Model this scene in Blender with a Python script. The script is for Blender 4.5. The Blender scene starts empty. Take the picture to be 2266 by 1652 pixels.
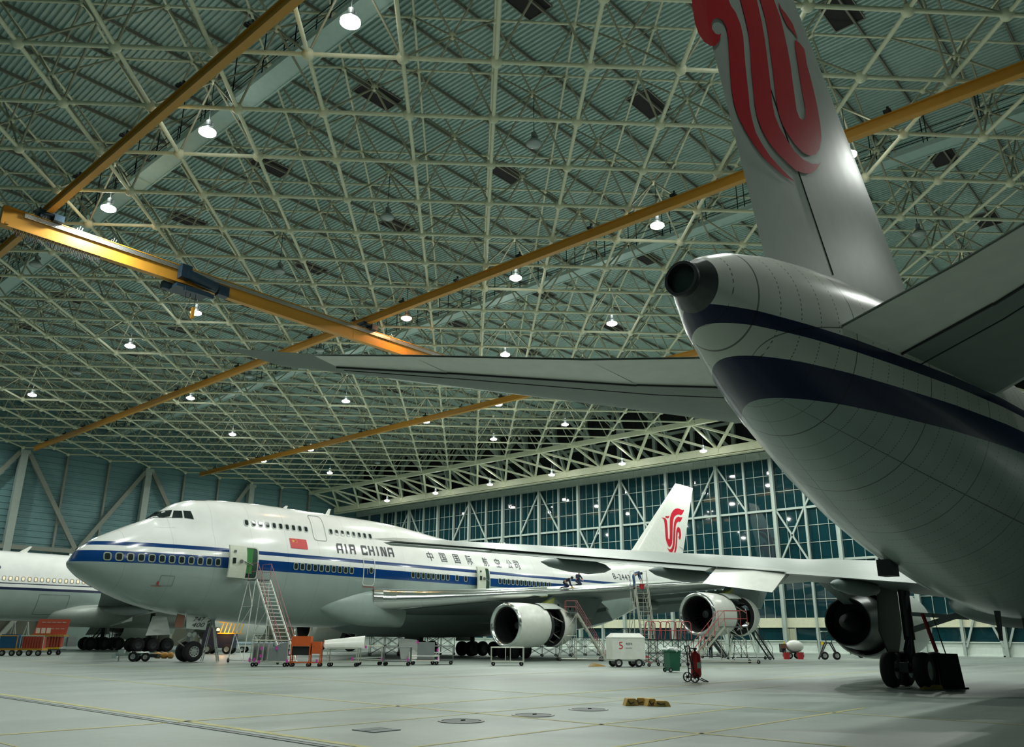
import bpy, bmesh, math, random
from mathutils import Vector, Matrix
random.seed(7)
C = bpy.context.scene.collection
SC = bpy.context.scene
PI = math.pi
# ------------------------------------------------------------------ camera, world, exposure
CAMZ = 1.62
FPX = 1805.13
PPX, PPY = 1133.0, 826.0
def cam_axes():
    yaw, pitch, roll = 5.0726e-2, 3.11964527e-1, 6.64e-3
    cy, sy, cp, sp = math.cos(yaw), math.sin(yaw), math.cos(pitch), math.sin(pitch)
    f = Vector((sy*cp, cy*cp, sp)); r = Vector((cy, -sy, 0)); u = r.cross(f)
    cr, sr = math.cos(roll), math.sin(roll)
    r2 = cr*r + sr*u; u2 = -sr*r + cr*u
    s = math.sqrt(.5)
    w = lambda v: Vector((s*v.x + s*v.y, -s*v.x + s*v.y, v.z))
    return w(f), w(r2), w(u2)
CF, CR, CU = cam_axes()
cam = bpy.data.cameras.new('camera'); cam_ob = bpy.data.objects.new('camera', cam); C.objects.link(cam_ob)
cam.sensor_fit = 'HORIZONTAL'; cam.sensor_width = 36.0; cam.lens = 36.0*FPX/2266.0
cam.clip_start = 0.1; cam.clip_end = 600
cam_ob.matrix_world = Matrix(((CR.x, CU.x, -CF.x, 0), (CR.y, CU.y, -CF.y, 0), (CR.z, CU.z, -CF.z, CAMZ), (0, 0, 0, 1)))
SC.camera = cam_ob
wd = bpy.data.worlds.new('night'); SC.world = wd; wd.use_nodes = True
bg = wd.node_tree.nodes['Background']; bg.inputs[0].default_value = (0.010, 0.030, 0.034, 1); bg.inputs[1].default_value = 0.35
SC.view_settings.view_transform = 'Standard'; SC.view_settings.look = 'None'
SC.view_settings.exposure = 0.0; SC.view_settings.gamma = 1.0; SC.view_settings.use_curve_mapping = False
SC.cycles.max_bounces = 6; SC.cycles.diffuse_bounces = 4; SC.cycles.glossy_bounces = 3; SC.cycles.caustics_reflective = False; SC.cycles.caustics_refractive = False
SC.cycles.use_denoising = True; SC.cycles.use_adaptive_sampling = True; SC.cycles.adaptive_threshold = 0.02
LAMP_W = 1230.0            # watts of each hall lamp
LAMP_COL = (0.94, 1.0, 0.93)
# pixel of the photograph -> point of the place
def ray(px, py): return CF + (px-PPX)/FPX*CR - (py-PPY)/FPX*CU
def onz(px, py, z=0.0):
    d = ray(px, py); k = (z-CAMZ)/d.z; return Vector((d.x*k, d.y*k, z))
def onx(px, py, x):
    d = ray(px, py)*(x/ray(px, py).x); return Vector((x, d.y, d.z+CAMZ))
def ony(px, py, y):
    d = ray(px, py)*(y/ray(px, py).y); return Vector((d.x, y, d.z+CAMZ))

# ------------------------------------------------------------------ materials
def mat(name, col, rough=.5, metal=0., var=.12, scale=3., bump=0., bscale=30., emit=None, estr=0., spec=.5, coat=0.):
    m = bpy.data.materials.new(name); m.use_nodes = True
    nt = m.node_tree; b = nt.nodes['Principled BSDF']
    b.inputs['Roughness'].default_value = rough; b.inputs['Metallic'].default_value = metal
    b.inputs['Specular IOR Level'].default_value = spec
    if coat: b.inputs['Coat Weight'].default_value = coat; b.inputs['Coat Roughness'].default_value = .08
    tc = nt.nodes.new('ShaderNodeTexCoord')
    nz = nt.nodes.new('ShaderNodeTexNoise'); nz.inputs['Scale'].default_value = scale; nz.inputs['Detail'].default_value = 4
    nt.links.new(tc.outputs['Object'], nz.inputs['Vector'])
    mx = nt.nodes.new('ShaderNodeMix'); mx.data_type = 'RGBA'
    mx.inputs[6].default_value = tuple(c*(1-var) for c in col)+(1,); mx.inputs[7].default_value = tuple(min(1, c*(1+var)) for c in col)+(1,)
    nt.links.new(nz.outputs['Fac'], mx.inputs[0]); nt.links.new(mx.outputs[2], b.inputs['Base Color'])
    if bump:
        n2 = nt.nodes.new('ShaderNodeTexNoise'); n2.inputs['Scale'].default_value = bscale
        nt.links.new(tc.outputs['Object'], n2.inputs['Vector'])
        bp = nt.nodes.new('ShaderNodeBump'); bp.inputs['Strength'].default_value = bump; bp.inputs['Distance'].default_value = .02
        nt.links.new(n2.outputs['Fac'], bp.inputs['Height']); nt.links.new(bp.outputs['Normal'], b.inputs['Normal'])
    if emit:
        b.inputs['Emission Color'].default_value = emit+(1,); b.inputs['Emission Strength'].default_value = estr
    return m
def math_node(nt, op, a, b=None, c=None):
    n = nt.nodes.new('ShaderNodeMath'); n.operation = op
    for i, x in enumerate((a, b, c)):
        if x is None: continue
        if isinstance(x, (int, float)): n.inputs[i].default_value = x
        else: nt.links.new(x, n.inputs[i])
    return n.outputs[0]
def paint(name, bands, zmax, ring=None, zc=None, rough=.22, ringdark=.75, longs=(), coat=.5):
    """aircraft paint: colour bands by height on the airframe, thin frame seams (ring spacing) and lengthwise seams"""
    m = bpy.data.materials.new(name); m.use_nodes = True
    nt = m.node_tree; b = nt.nodes['Principled BSDF']; b.inputs['Roughness'].default_value = rough
    b.inputs['Coat Weight'].default_value = coat; b.inputs['Coat Roughness'].default_value = .06; b.inputs['Specular IOR Level'].default_value = .25+.4*coat
    tc = nt.nodes.new('ShaderNodeTexCoord'); sp = nt.nodes.new('ShaderNodeSeparateXYZ')
    nt.links.new(tc.outputs['Object'], sp.inputs[0])
    x, y, z = sp.outputs
    cr = nt.nodes.new('ShaderNodeValToRGB'); cr.color_ramp.interpolation = 'CONSTANT'
    e = cr.color_ramp.elements
    e[0].position = 0; e[0].color = bands[0][1]+(1,)
    e[1].position = bands[1][0]/zmax; e[1].color = bands[1][1]+(1,)
    for zz, cc in bands[2:]:
        k = e.new(zz/zmax); k.color = cc+(1,)
    nt.links.new(math_node(nt, 'DIVIDE', z, zmax), cr.inputs[0])
    col = cr.outputs[0]
    nz = nt.nodes.new('ShaderNodeTexNoise'); nz.inputs['Scale'].default_value = .9; nz.inputs['Detail'].default_value = 6
    nt.links.new(tc.outputs['Object'], nz.inputs['Vector'])
    g = math_node(nt, 'MULTIPLY_ADD', nz.outputs['Fac'], .25, .86)
    if ring:
        fr = math_node(nt, 'FRACT', math_node(nt, 'DIVIDE', x, ring[0]))
        ln = math_node(nt, 'LESS_THAN', fr, ring[1]/ring[0])
        if ring[2]:
            ang = math_node(nt, 'ARCTAN2', y, math_node(nt, 'SUBTRACT', z, zc))
            dt = math_node(nt, 'LESS_THAN', math_node(nt, 'FRACT', math_node(nt, 'MULTIPLY', ang, ring[2])), .5)
            ln = math_node(nt, 'MULTIPLY', ln, dt)
        fr2 = math_node(nt, 'FRACT', math_node(nt, 'DIVIDE', x, ring[0]*5))
        ln2 = math_node(nt, 'LESS_THAN', fr2, ring[1]*1.3/(ring[0]*5))
        ln = math_node(nt, 'MAXIMUM', ln, ln2)
        ang2 = math_node(nt, 'ARCTAN2', y, math_node(nt, 'SUBTRACT', z, zc))
        for a0 in longs:
            d = math_node(nt, 'ABSOLUTE', math_node(nt, 'SUBTRACT', ang2, a0))
            ln = math_node(nt, 'MAXIMUM', ln, math_node(nt, 'LESS_THAN', d, .006))
        g = math_node(nt, 'MULTIPLY', g, math_node(nt, 'SUBTRACT', 1.0, math_node(nt, 'MULTIPLY', ln, ringdark)))
    mm = nt.nodes.new('ShaderNodeMix'); mm.data_type = 'RGBA'; mm.blend_type = 'MULTIPLY'; mm.inputs[0].default_value = 1
    cb = nt.nodes.new('ShaderNodeCombineColor')
    for i in range(3): nt.links.new(g, cb.inputs[i])
    nt.links.new(col, mm.inputs[6]); nt.links.new(cb.outputs[0], mm.inputs[7]); nt.links.new(mm.outputs[2], b.inputs['Base Color'])
    return m
WHITE = (.88, .90, .875); GREYP = (.32, .40, .375); BLUE = (.002, .045, .19); NAVY = (.003, .012, .06)
M = dict(
    frame=mat('roof_frame_paint', (.68, .71, .52), .45), web=mat('web_tube_paint', (.34, .345, .25), .5), deck=mat('roof_deck_metal', (.42, .575, .545), .5, .1),
    purlin=mat('purlin_paint', (.22, .22, .18), .6), crane=mat('crane_yellow', (.52, .255, .03), .4, var=.08),
    crane_dark=mat('hoist_dark_blue', (.012, .035, .06), .4), alu=mat('aluminium', (.62, .64, .62), .35, .8),
    glass=mat('night_glass', (.006, .034, .042), .03, 0, .5, .25, .005, .7, spec=.5), mull=mat('mullion_paint', (.37, .44, .40), .45),
    column=mat('column_paint', (.36, .42, .37), .5), siding=mat('siding_paint', (.14, .27, .28), .55), cream=mat('cream_panel', (.62, .63, .46), .5),
    lowwall=mat('low_wall_paint', (.64, .72, .66), .5), brace=mat('brace_paint', (.22, .24, .20), .5), dark=mat('dark_void', (.012, .016, .016), .8),
    olive=mat('olive_panel', (.07, .075, .05), .6), rail=mat('rail_red', (.42, .06, .06), .4), pinkrail=mat('rail_pink_red', (.42, .15, .16), .45), black=mat('black_rubber', (.012, .012, .013), .75, var=.3),
    hub=mat('hub_metal', (.42, .45, .43), .4, .6), steel=mat('grey_steel', (.17, .19, .19), .45, .6), dsteel=mat('dark_steel', (.035, .042, .045), .5, .5),
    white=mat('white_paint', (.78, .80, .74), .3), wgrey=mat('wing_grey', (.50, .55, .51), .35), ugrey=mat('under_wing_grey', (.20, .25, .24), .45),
    silver=mat('bare_metal', (.70, .74, .72), .16, .95, .05), engine=mat('engine_internals', (.05, .055, .055), .45, .7, .6, 9.), fan=mat('fan_blade', (.02, .022, .024), .35, .6),
    red=mat('red_paint', (.55, .02, .03), .35), logo=mat('logo_red', (.62, .012, .035), .3), flagred=mat('flag_red', (.56, .010, .015), .4), yellow=mat('yellow_paint', (.72, .48, .03), .4),
    textdark=mat('text_dark', (.015, .02, .03), .4), textblue=mat('text_navy', (.012, .02, .07), .4), pane=mat('cabin_pane', (.02, .03, .03), .08), wframe=mat('window_surround', (.30, .35, .27), .35),
    lit=mat('lit_cabin_pane', (.5, .45, .3), .2, emit=(1., .86, .55), estr=.55), liner=mat('door_liner', (.62, .66, .55), .5), green=mat('cabin_green', (.05, .26, .06), .5), dgreen=mat('dark_doorway', (.012, .05, .035), .6),
    lens=mat('lamp_lens', (.9, .9, .9), .3, emit=(1., .97, .92), estr=28.), lens_red=mat('lamp_lens_warm', (.9, .6, .4), .3, emit=(1., .55, .38), estr=7.), shade=mat('lamp_shade_metal', (.22, .25, .25), .4, .3), lens_off=mat('lamp_lens_off', (.35, .42, .42), .2),
    concrete=mat('concrete', (.4, .4, .38), .7), orange=mat('orange_paint', (.62, .11, .02), .45), tyre=mat('tyre_rubber', (.010, .010, .011), .8, var=.3),
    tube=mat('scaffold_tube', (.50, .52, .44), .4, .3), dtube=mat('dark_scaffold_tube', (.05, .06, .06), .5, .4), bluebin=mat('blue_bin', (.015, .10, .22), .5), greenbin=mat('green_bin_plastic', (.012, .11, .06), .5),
    bag=mat('clear_plastic_bag', (.72, .76, .74), .3), wood=mat('yellow_wood', (.52, .33, .09), .7, var=.3, scale=14.), pink=mat('pink_tape', (.62, .05, .42), .5), panelgrey=mat('grey_panel', (.21, .24, .24), .45),
    skin=mat('skin', (.48, .28, .19), .55), hair=mat('black_hair', (.012, .011, .011), .6), overall=mat('blue_overall', (.035, .10, .26), .8), navy=mat('navy_cloth', (.012, .018, .045), .85), shirt=mat('pale_shirt', (.42, .48, .52), .8),
    beacon=mat('amber_beacon', (.9, .4, .1), .3, emit=(1., .42, .06), estr=14.), chrome=mat('chrome', (.7, .72, .72), .12, 1.), bluegrey=mat('blue_grey_metal', (.34, .45, .52), .3, .5), brownred=mat('reddish_metal', (.25, .12, .08), .5, .3),
    signred=mat('sign_board_red', (.42, .07, .04), .5), fence=mat('fence_green', (.14, .20, .18), .5), zinc=mat('zinc_primer', (.30, .34, .08), .5), beige=mat('beige_box', (.42, .45, .36), .5), sack=mat('orange_sack', (.55, .27, .06), .8),
    soot=mat('soot_metal', (.10, .11, .11), .35, .7, .5, 4.), doorc=mat('door_cream', (.42, .43, .30), .5), liner_shade=mat('inlet_liner', (.018, .02, .02), .5, .1), midgrey=mat('mid_grey_wing', (.34, .385, .36), .4), dkgrey=mat('tail_centre_grey', (.20, .245, .22), .5), jetgrey=mat('jumbo_grey', GREYP, .3), marks=mat('floor_yellow', (.42, .40, .16), .6, var=.5, scale=2.), iron=mat('cast_iron', (.12, .14, .14), .6),
)
m = M['glass']

# ------------------------------------------------------------------ mesh builder
class MB:
    def __init__(s): s.v = []; s.f = []; s.m = []
    def add(s, vs, fs, m=0):
        o = len(s.v); s.v += [tuple(v) for v in vs]; s.f += [tuple(i+o for i in f) for f in fs]; s.m += [m]*len(fs); return s
    def box(s, c, d, rot=None, m=0):
        x, y, z = d[0]/2, d[1]/2, d[2]/2
        vs = [Vector((a*x, b*y, e*z)) for a in (-1, 1) for b in (-1, 1) for e in (-1, 1)]
        if rot is not None: vs = [rot @ v for v in vs]
        c = Vector(c)
        return s.add([v+c for v in vs], [(0, 1, 3, 2), (4, 6, 7, 5), (0, 4, 5, 1), (2, 3, 7, 6), (0, 2, 6, 4), (1, 5, 7, 3)], m)
    def bar(s, p, q, w, h=None, m=0, up=(0, 0, 1)):
        p, q = Vector(p), Vector(q); h = h or w
        d = (q-p).normalized(); u = Vector(up)
        if abs(d.dot(u)) > .99: u = Vector((1, 0, 0))
        a = d.cross(u).normalized(); b = a.cross(d)
        vs = [e+a*i*w/2+b*j*h/2 for e in (p, q) for i, j in ((-1, -1), (1, -1), (1, 1), (-1, 1))]
        return s.add(vs, [(3, 2, 1, 0), (4, 5, 6, 7), (0, 1, 5, 4), (1, 2, 6, 5), (2, 3, 7, 6), (3, 0, 4, 7)], m)
    def tube(s, p, q, r, n=8, m=0, r2=None, cap=True):
        p, q = Vector(p), Vector(q); r2 = r if r2 is None else r2
        d = (q-p).normalized(); u = Vector((0, 0, 1)) if abs(d.z) < .95 else Vector((1, 0, 0))
        a = d.cross(u).normalized(); b = d.cross(a)
        vs = [e+(a*math.cos(k*2*PI/n)+b*math.sin(k*2*PI/n))*rr for e, rr in ((p, r), (q, r2)) for k in range(n)]
        fs = [(k, (k+1) % n, n+(k+1) % n, n+k) for k in range(n)]
        if cap: fs += [tuple(range(n-1, -1, -1)), tuple(range(n, 2*n))]
        return s.add(vs, fs, m)
    def path(s, pts, r, n=6, m=0):
        pts = [Vector(p) for p in pts]
        for a, b in zip(pts, pts[1:]): s.tube(a, b, r, n, m)
        return s
    def lathe(s, prof, o=(0, 0, 0), ax='x', n=32, a0=0., a1=2*PI, m=0, closed=None):
        o = Vector(o); full = abs(a1-a0-2*PI) < 1e-6
        k = n if full else n+1
        vs = []
        for (t, r) in prof:
            for i in range(k):
                a = a0+(a1-a0)*i/n; c, d = math.cos(a)*r, math.sin(a)*r
                vs.append(o+(Vector((t, c, d)) if ax == 'x' else Vector((c, d, t)) if ax == 'z' else Vector((c, t, d))))
        fs = []
        for j in range(len(prof)-1):
            for i in range(n):
                i2 = (i+1) % k
                fs.append((j*k+i, j*k+i2, (j+1)*k+i2, (j+1)*k+i))
        return s.add(vs, fs, m)
    def prism(s, poly, vec, m=0):
        n = len(poly); vec = Vector(vec)
        vs = [Vector(p) for p in poly]+[Vector(p)+vec for p in poly]
        return s.add(vs, [tuple(range(n-1, -1, -1)), tuple(range(n, 2*n))]+[(i, (i+1) % n, n+(i+1) % n, n+i) for i in range(n)], m)
    def sphere(s, c, r, nu=12, nv=8, m=0, sc=(1, 1, 1)):
        c = Vector(c); vs = [c+Vector((0, 0, r*sc[2]))]
        for j in range(1, nv):
            th = PI*j/nv
            for i in range(nu):
                a = 2*PI*i/nu; vs.append(c+Vector((r*sc[0]*math.sin(th)*math.cos(a), r*sc[1]*math.sin(th)*math.sin(a), r*sc[2]*math.cos(th))))
        vs.append(c-Vector((0, 0, r*sc[2]))); L = len(vs)-1
        fs = [(0, 1+i, 1+(i+1) % nu) for i in range(nu)]
        for j in range(nv-2):
            for i in range(nu): fs.append((1+j*nu+i, 1+(j+1)*nu+i, 1+(j+1)*nu+(i+1) % nu, 1+j*nu+(i+1) % nu))
        b = 1+(nv-2)*nu
        fs += [(L, b+(i+1) % nu, b+i) for i in range(nu)]
        return s.add(vs, fs, m)
    def build(s, name, mats, parent=None, smooth=0, loc=None, rotz=0):
        me = bpy.data.meshes.new(name); me.from_pydata(s.v, [], s.f)
        mats = mats if isinstance(mats, (list, tuple)) else [mats]
        for k in mats: me.materials.append(M[k] if isinstance(k, str) else k)
        if len(mats) > 1: me.polygons.foreach_set('material_index', s.m)
        me.validate(); 
        bm = bmesh.new(); bm.from_mesh(me); bmesh.ops.recalc_face_normals(bm, faces=bm.faces); bm.to_mesh(me); bm.free()
        if smooth:
            me.polygons.foreach_set('use_smooth', [True]*len(me.polygons)); me.set_sharp_from_angle(angle=math.radians(smooth))
        me.update()
        o = bpy.data.objects.new(name, me); C.objects.link(o)
        if parent is not None: o.parent = parent
        if loc is not None: o.location = loc
        if rotz: o.rotation_euler = (0, 0, rotz)
        return o
def tag(o, label=None, cat=None, group=None, kind=None):
    if label: o['label'] = label
    if cat: o['category'] = cat
    if group: o['group'] = group
    if kind: o['kind'] = kind
    return o
def thing(name, label, cat, loc=(0, 0, 0), rotz=0, group=None, kind=None):
    o = bpy.data.objects.new(name, None); C.objects.link(o); o.location = loc; o.rotation_euler = (0, 0, rotz); o.empty_display_size = .3
    return tag(o, label, cat, group, kind)
def struct(name, mb, mats, parent=None, smooth=0, label=None, cat=None):
    o = mb.build(name, mats, parent, smooth)
    if parent is None: tag(o, label, cat, None, 'structure')
    return o
def dup(root, loc=None, rotz=None, label=None, group=None):
    r = root.copy(); C.objects.link(r)
    if loc is not None: r.location = loc
    if rotz is not None: r.rotation_euler = (0, 0, rotz)
    if label: r['label'] = label
    if group: r['group'] = group
    for ch in list(root.children):
        c = ch.copy(); C.objects.link(c); c.parent = r
        for g in list(ch.children):
            d = g.copy(); C.objects.link(d); d.parent = c
    return r
def interp(x, xs, ys):
    if x <= xs[0]: return ys[0]
    for a, b, c, d in zip(xs, xs[1:], ys, ys[1:]):
        if x <= b: return c+(d-c)*(x-a)/(b-a)
    return ys[-1]
def text_polys(txt, size=1.0, shear=0., space=1.0):
    cu = bpy.data.curves.new('lettering', 'FONT'); cu.body = txt; cu.size = size; cu.shear = shear; cu.space_character = space; cu.resolution_u = 3
    ob = bpy.data.objects.new('lettering', cu); C.objects.link(ob)
    bpy.context.view_layer.update()
    me = bpy.data.meshes.new_from_object(ob.evaluated_get(bpy.context.evaluated_depsgraph_get()))
    out = [[(me.vertices[i].co.x, me.vertices[i].co.y) for i in p.vertices] for p in me.polygons]
    bpy.data.objects.remove(ob); bpy.data.meshes.remove(me); bpy.data.curves.remove(cu)
    return out
def fit_polys(polys, x0, x1, y0, y1):
    xs = [p[0] for q in polys for p in q]; ys = [p[1] for q in polys for p in q]
    a, b, c, d = min(xs), max(xs), min(ys), max(ys)
    return [[(x0+(p[0]-a)/(b-a)*(x1-x0), y0+(p[1]-c)/(d-c)*(y1-y0)) for p in q] for q in polys]
def decal(name, layers, fn, mats, parent, step=.15, xstep=.6):
    """flat marks (lists of 2-D polygons) wrapped on a surface: fn(u, v, lift) -> point"""
    bm = bmesh.new()
    for mi, (polys, lift) in enumerate(layers):
        for q in polys:
            if len(q) < 3: continue
            try:
                f = bm.faces.new([bm.verts.new((p[0], p[1], lift)) for p in q]); f.material_index = mi
            except ValueError: pass
    bmesh.ops.triangulate(bm, faces=[f for f in bm.faces if len(f.verts) > 4])
    ys = [v.co.y for v in bm.verts]; xs = [v.co.x for v in bm.verts]
    for lo, hi, st, no in ((min(ys), max(ys), step, (0, 1, 0)), (min(xs), max(xs), xstep, (1, 0, 0))):
        k = lo+st
        while k < hi:
            co = (0, k, 0) if no[1] else (k, 0, 0)
            bmesh.ops.bisect_plane(bm, geom=bm.verts[:]+bm.edges[:]+bm.faces[:], plane_co=co, plane_no=no, dist=1e-5); k += st
    for v in bm.verts: v.co = fn(v.co.x, v.co.y, v.co.z)
    me = bpy.data.meshes.new(name)
    bm.to_mesh(me); bm.free()
    for k in mats: me.materials.append(M[k] if isinstance(k, str) else k)
    o = bpy.data.objects.new(name, me); C.objects.link(o); o.parent = parent
    return o
def rrect(x0, x1, y0, y1, r, n=4):
    out = []
    for cx, cy, a in ((x1-r, y1-r, 0), (x0+r, y1-r, PI/2), (x0+r, y0+r, PI), (x1-r, y0+r, 1.5*PI)):
        for k in range(n+1): out.append((cx+r*math.cos(a+k*PI/2/n), cy+r*math.sin(a+k*PI/2/n)))
    return out
def ring_polys(outer, inner):
    n = len(outer); return [[outer[i], outer[(i+1) % n], inner[(i+1) % n], inner[i]] for i in range(n)]
def wing(secs, up=None, n=14, tcap=True):
    """loft of aerofoil sections (leading edge x, y, z, chord, thickness, twist)"""
    mb = MB(); k = None; rings = []
    xs = [(1-math.cos(PI*i/n))/2 for i in range(n+1)]
    for (x, y, z, c, t, tw) in secs:
        th = lambda q: 5*t*(.2969*math.sqrt(q)-.126*q-.3516*q*q+.2843*q**3-.1036*q**4)
        pts = [(q, th(q)+.02*math.sin(PI*q)) for q in xs]+[(q, -th(q)*.9+.02*math.sin(PI*q)) for q in xs[-2:0:-1]]
        ct, st = math.cos(tw), math.sin(tw)
        rings.append([Vector((x+c*(q*ct+h*st), y, z+c*(h*ct-q*st))) for q, h in pts])
    L = len(rings[0]); vs = [v for r in rings for v in r]
    nu = n
    fs = []; ms = []
    for j in range(len(rings)-1):
        for i in range(L):
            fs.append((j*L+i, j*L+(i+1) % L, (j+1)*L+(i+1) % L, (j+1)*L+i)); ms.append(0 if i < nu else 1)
    fs += [tuple(range(L)), tuple(range((len(rings)-1)*L, len(rings)*L))]; ms += [0, 0]
    mb.v = [tuple(v) for v in vs]; mb.f = fs; mb.m = ms
    return mb
# ------------------------------------------------------------------ floor
XA, XB, YA, YB = -24.0, 97.5, -62.0, 127.5       # hall
ZL, ZM, ZU, ZD = 26.50, 29.62, 32.51, 33.35       # lower, middle and upper layers of the roof frame, roof deck
def floor_material():
    m = bpy.data.materials.new('sealed_concrete_floor'); m.use_nodes = True; nt = m.node_tree; b = nt.nodes['Principled BSDF']
    tc = nt.nodes.new('ShaderNodeTexCoord')
    def noise(sc, det, vec=None):
        n = nt.nodes.new('ShaderNodeTexNoise'); n.inputs['Scale'].default_value = sc; n.inputs['Detail'].default_value = det
        nt.links.new(vec or tc.outputs['Object'], n.inputs['Vector']); return n.outputs['Fac']
    mp = nt.nodes.new('ShaderNodeMapping'); mp.inputs['Scale'].default_value = (.12, 1.1, 1); mp.inputs['Rotation'].default_value = (0, 0, .75)
    nt.links.new(tc.outputs['Object'], mp.inputs[0])
    a = noise(.16, 5); c = noise(.9, 6, mp.outputs[0]); d = noise(3.5, 6)
    s = math_node(nt, 'ADD', math_node(nt, 'MULTIPLY', a, .45), math_node(nt, 'ADD', math_node(nt, 'MULTIPLY', c, .35), math_node(nt, 'MULTIPLY', d, .2)))
    r = nt.nodes.new('ShaderNodeValToRGB'); e = r.color_ramp.elements
    e[0].position = .30; e[0].color = (.16, .20, .182, 1); e[1].position = .68; e[1].color = (.31, .36, .325, 1)
    nt.links.new(s, r.inputs[0]); nt.links.new(r.outputs[0], b.inputs['Base Color'])
    nt.links.new(math_node(nt, 'MULTIPLY_ADD', c, .3, .28), b.inputs['Roughness'])
    return m
f = MB().box(((XA+130)/2, (YA+YB)/2, -.15), (130-XA, YB-YA, .3))
struct('floor', f, floor_material(), label='pale grey-green sealed concrete hangar floor', cat='floor')
ln = MB()
def strip(x0, y0, x1, y1, w, z=.004):
    ln.add([(x0, y0, z), (x1, y0, z), (x1, y1, z), (x0, y1, z)], [(0, 1, 2, 3)])
strip(13.95, -20, 14.08, 100, 0); strip(4.95, -20, 5.0, 16, 0); strip(8.55, -25, 8.72, 60, 0); strip(-5, 16.25, 60, 16.4, 0); strip(8.7, 13.6, 30, 13.68, 0); strip(20, -10, 20.1, 60, 0); strip(9, 10.2, 20, 10.3, 0); strip(9, 8.0, 22, 8.1, 0); strip(22, 26.2, 80, 26.32, 0)
struct('trim_1', ln, 'marks', label='faded yellow guide lines painted across the hangar floor', cat='floor lines')
tr = MB().box((8.27, 18, .002), (.07, 86, .010)).box((8.20, 18, .004), (.03, 86, .012)).box((8.34, 18, .004), (.03, 86, .012))
struct('trim_2', tr, ['steel'], label='narrow steel floor channel running beside a yellow line', cat='floor channel')
for i, (x, y, lb) in enumerate(((12.5, 12.6, 'round iron manhole cover nearest the square floor hatch'), (14.54, 12.45, 'round iron manhole cover, middle one of the row of three'), (16.6, 12.5, 'round iron manhole cover nearest the heap of wooden wheel chocks'))):
    h = thing('manhole_cover', lb, 'manhole cover', (x, y, 0), 0, 'manhole covers in the floor')
    MB().lathe([(0, .02), (.012, .02), (.012, .36), (.004, .38), (0, .38)], ax='z', n=28).build('lid', 'iron', h)
    MB().lathe([(0, .40), (.014, .40), (.014, .47), (0, .47)], ax='z', n=28).build('rim', 'concrete', h)
    MB().box((.05, 0, .02), (.08, .05, .02)).build('lifting_eye', 'black', h)
h = MB().box((0, 0, .006), (.62, .62, .014)).box((0, 0, .014), (.5, .04, .006)).build('floor_hatch', 'iron', None, loc=(10.25, 12.5, 0))
tag(h, 'square dark floor hatch in the near foreground', 'hatch')

# ------------------------------------------------------------------ roof deck
dk = MB(); pitch = .30
n = int((104-XA)/pitch); prof = []
for i in range(n+1):
    x = XA+i*pitch
    prof += [(x, 0), (x+.12, 0), (x+.16, .12), (x+.26, .12)]
vs = []; fs = []
for (x, z) in prof: vs += [(x, YA, ZD+z), (x, YB, ZD+z)]
for i in range(len(prof)-1): fs.append((2*i, 2*i+1, 2*i+3, 2*i+2))
dk.add(vs, fs)
struct('ceiling', dk, 'deck', label='corrugated grey-green metal roof deck above the space frame', cat='ceiling')
pu = MB(); y = -58.5
while y < YB: pu.bar((XA, y, ZD-.12), (98, y, ZD-.12), .10, .22); y += 3.0
struct('trim_3', pu, 'purlin', label='dark purlins under the corrugated roof deck', cat='purlins')
sk = 0
for x in (26, 37.8, 56, 68):
    for j in range(0, 8):
        y = 10.8+12*j
        if not (x > 30 or y > 12): continue
        sk += 1
        w = MB()
        w.box((x, y-.78, ZD-.04), (2.7, .06, .1)).box((x, y+.78, ZD-.04), (2.7, .06, .1)).box((x-1.33, y, ZD-.04), (.06, 1.6, .1)).box((x+1.33, y, ZD-.04), (.06, 1.6, .1))
        o = w.build('window_%d' % sk, 'purlin'); tag(o, 'dark night-time roof light set in the corrugated deck', 'roof light', 'roof lights in the corrugated deck', 'structure')
        MB().box((x, y, ZD-.03), (2.62, 1.5, .03)).build('pane', 'black', o)

# ------------------------------------------------------------------ left wall: corrugated siding, columns, braces
sd = MB(); prof = []; z = 0.
while z < ZD: prof += [(z, 0), (z+.55, 0), (z+.62, .10), (z+.80, .10), (z+.87, 0)]; z += .87
vs = []; fs = []
for (z, d) in prof: vs += [(XA, YB+.35-d, z), (XB+2, YB+.35-d, z)]
for i in range(len(prof)-1): fs.append((2*i, 2*i+1, 2*i+3, 2*i+2))
sd.add(vs, fs); sd.box(((XA+XB)/2, YB+.5, 17), (XB-XA+4, .2, 34))
struct('wall_left', sd, 'siding', label='dark teal corrugated metal side wall behind the noses', cat='wall')
wl = MB().box(((XA+XB)/2, YB+.16, 2.4), (XB-XA, .12, 4.8))
struct('baseboard_left', wl, 'olive', label='dark olive panelling along the foot of the corrugated wall', cat='wall panelling')
tn = 10
for i, xc in enumerate((1.9, 19.9, 37.9, 55.7, 73.7)):
    MBo = MB().box((xc, YB-.55, 13.0), (.95, .9, 26.0)).box((xc, YB-.6, 26.0), (1.3, 1.1, .5))
    struct('trim_%d' % tn, MBo, 'column', label='pale square steel column against the corrugated side wall, %s' % ('behind the camera side', 'left of the picture', 'at the left edge of the picture', 'right of the zigzag brace above the white nose', 'half hidden by the white hump')[i], cat='column'); tn += 1
br = MB()
for x0 in (1.9, 19.9, 37.9, 55.7):
    xm = x0+9
    for a, b in (((x0+.6, 25.9), (xm, 12.9)), ((x0+17.4, 25.9), (xm, 12.9)), ((x0+.6, .3), (xm, 12.7)), ((x0+17.4, .3), (xm, 12.7))):
        br.bar((a[0], YB-.75, a[1]), (b[0], YB-.75, b[1]), .45, .6)
    br.box((xm, YB-.75, 12.8), (1.6, .3, 1.2))
br.bar((XA, YB-.7, 12.9), (XB, YB-.7, 12.9), .5, .6); br.bar((XA, YB-.6, 4.9), (XB, YB-.6, 4.9), .3, .4)
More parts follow.
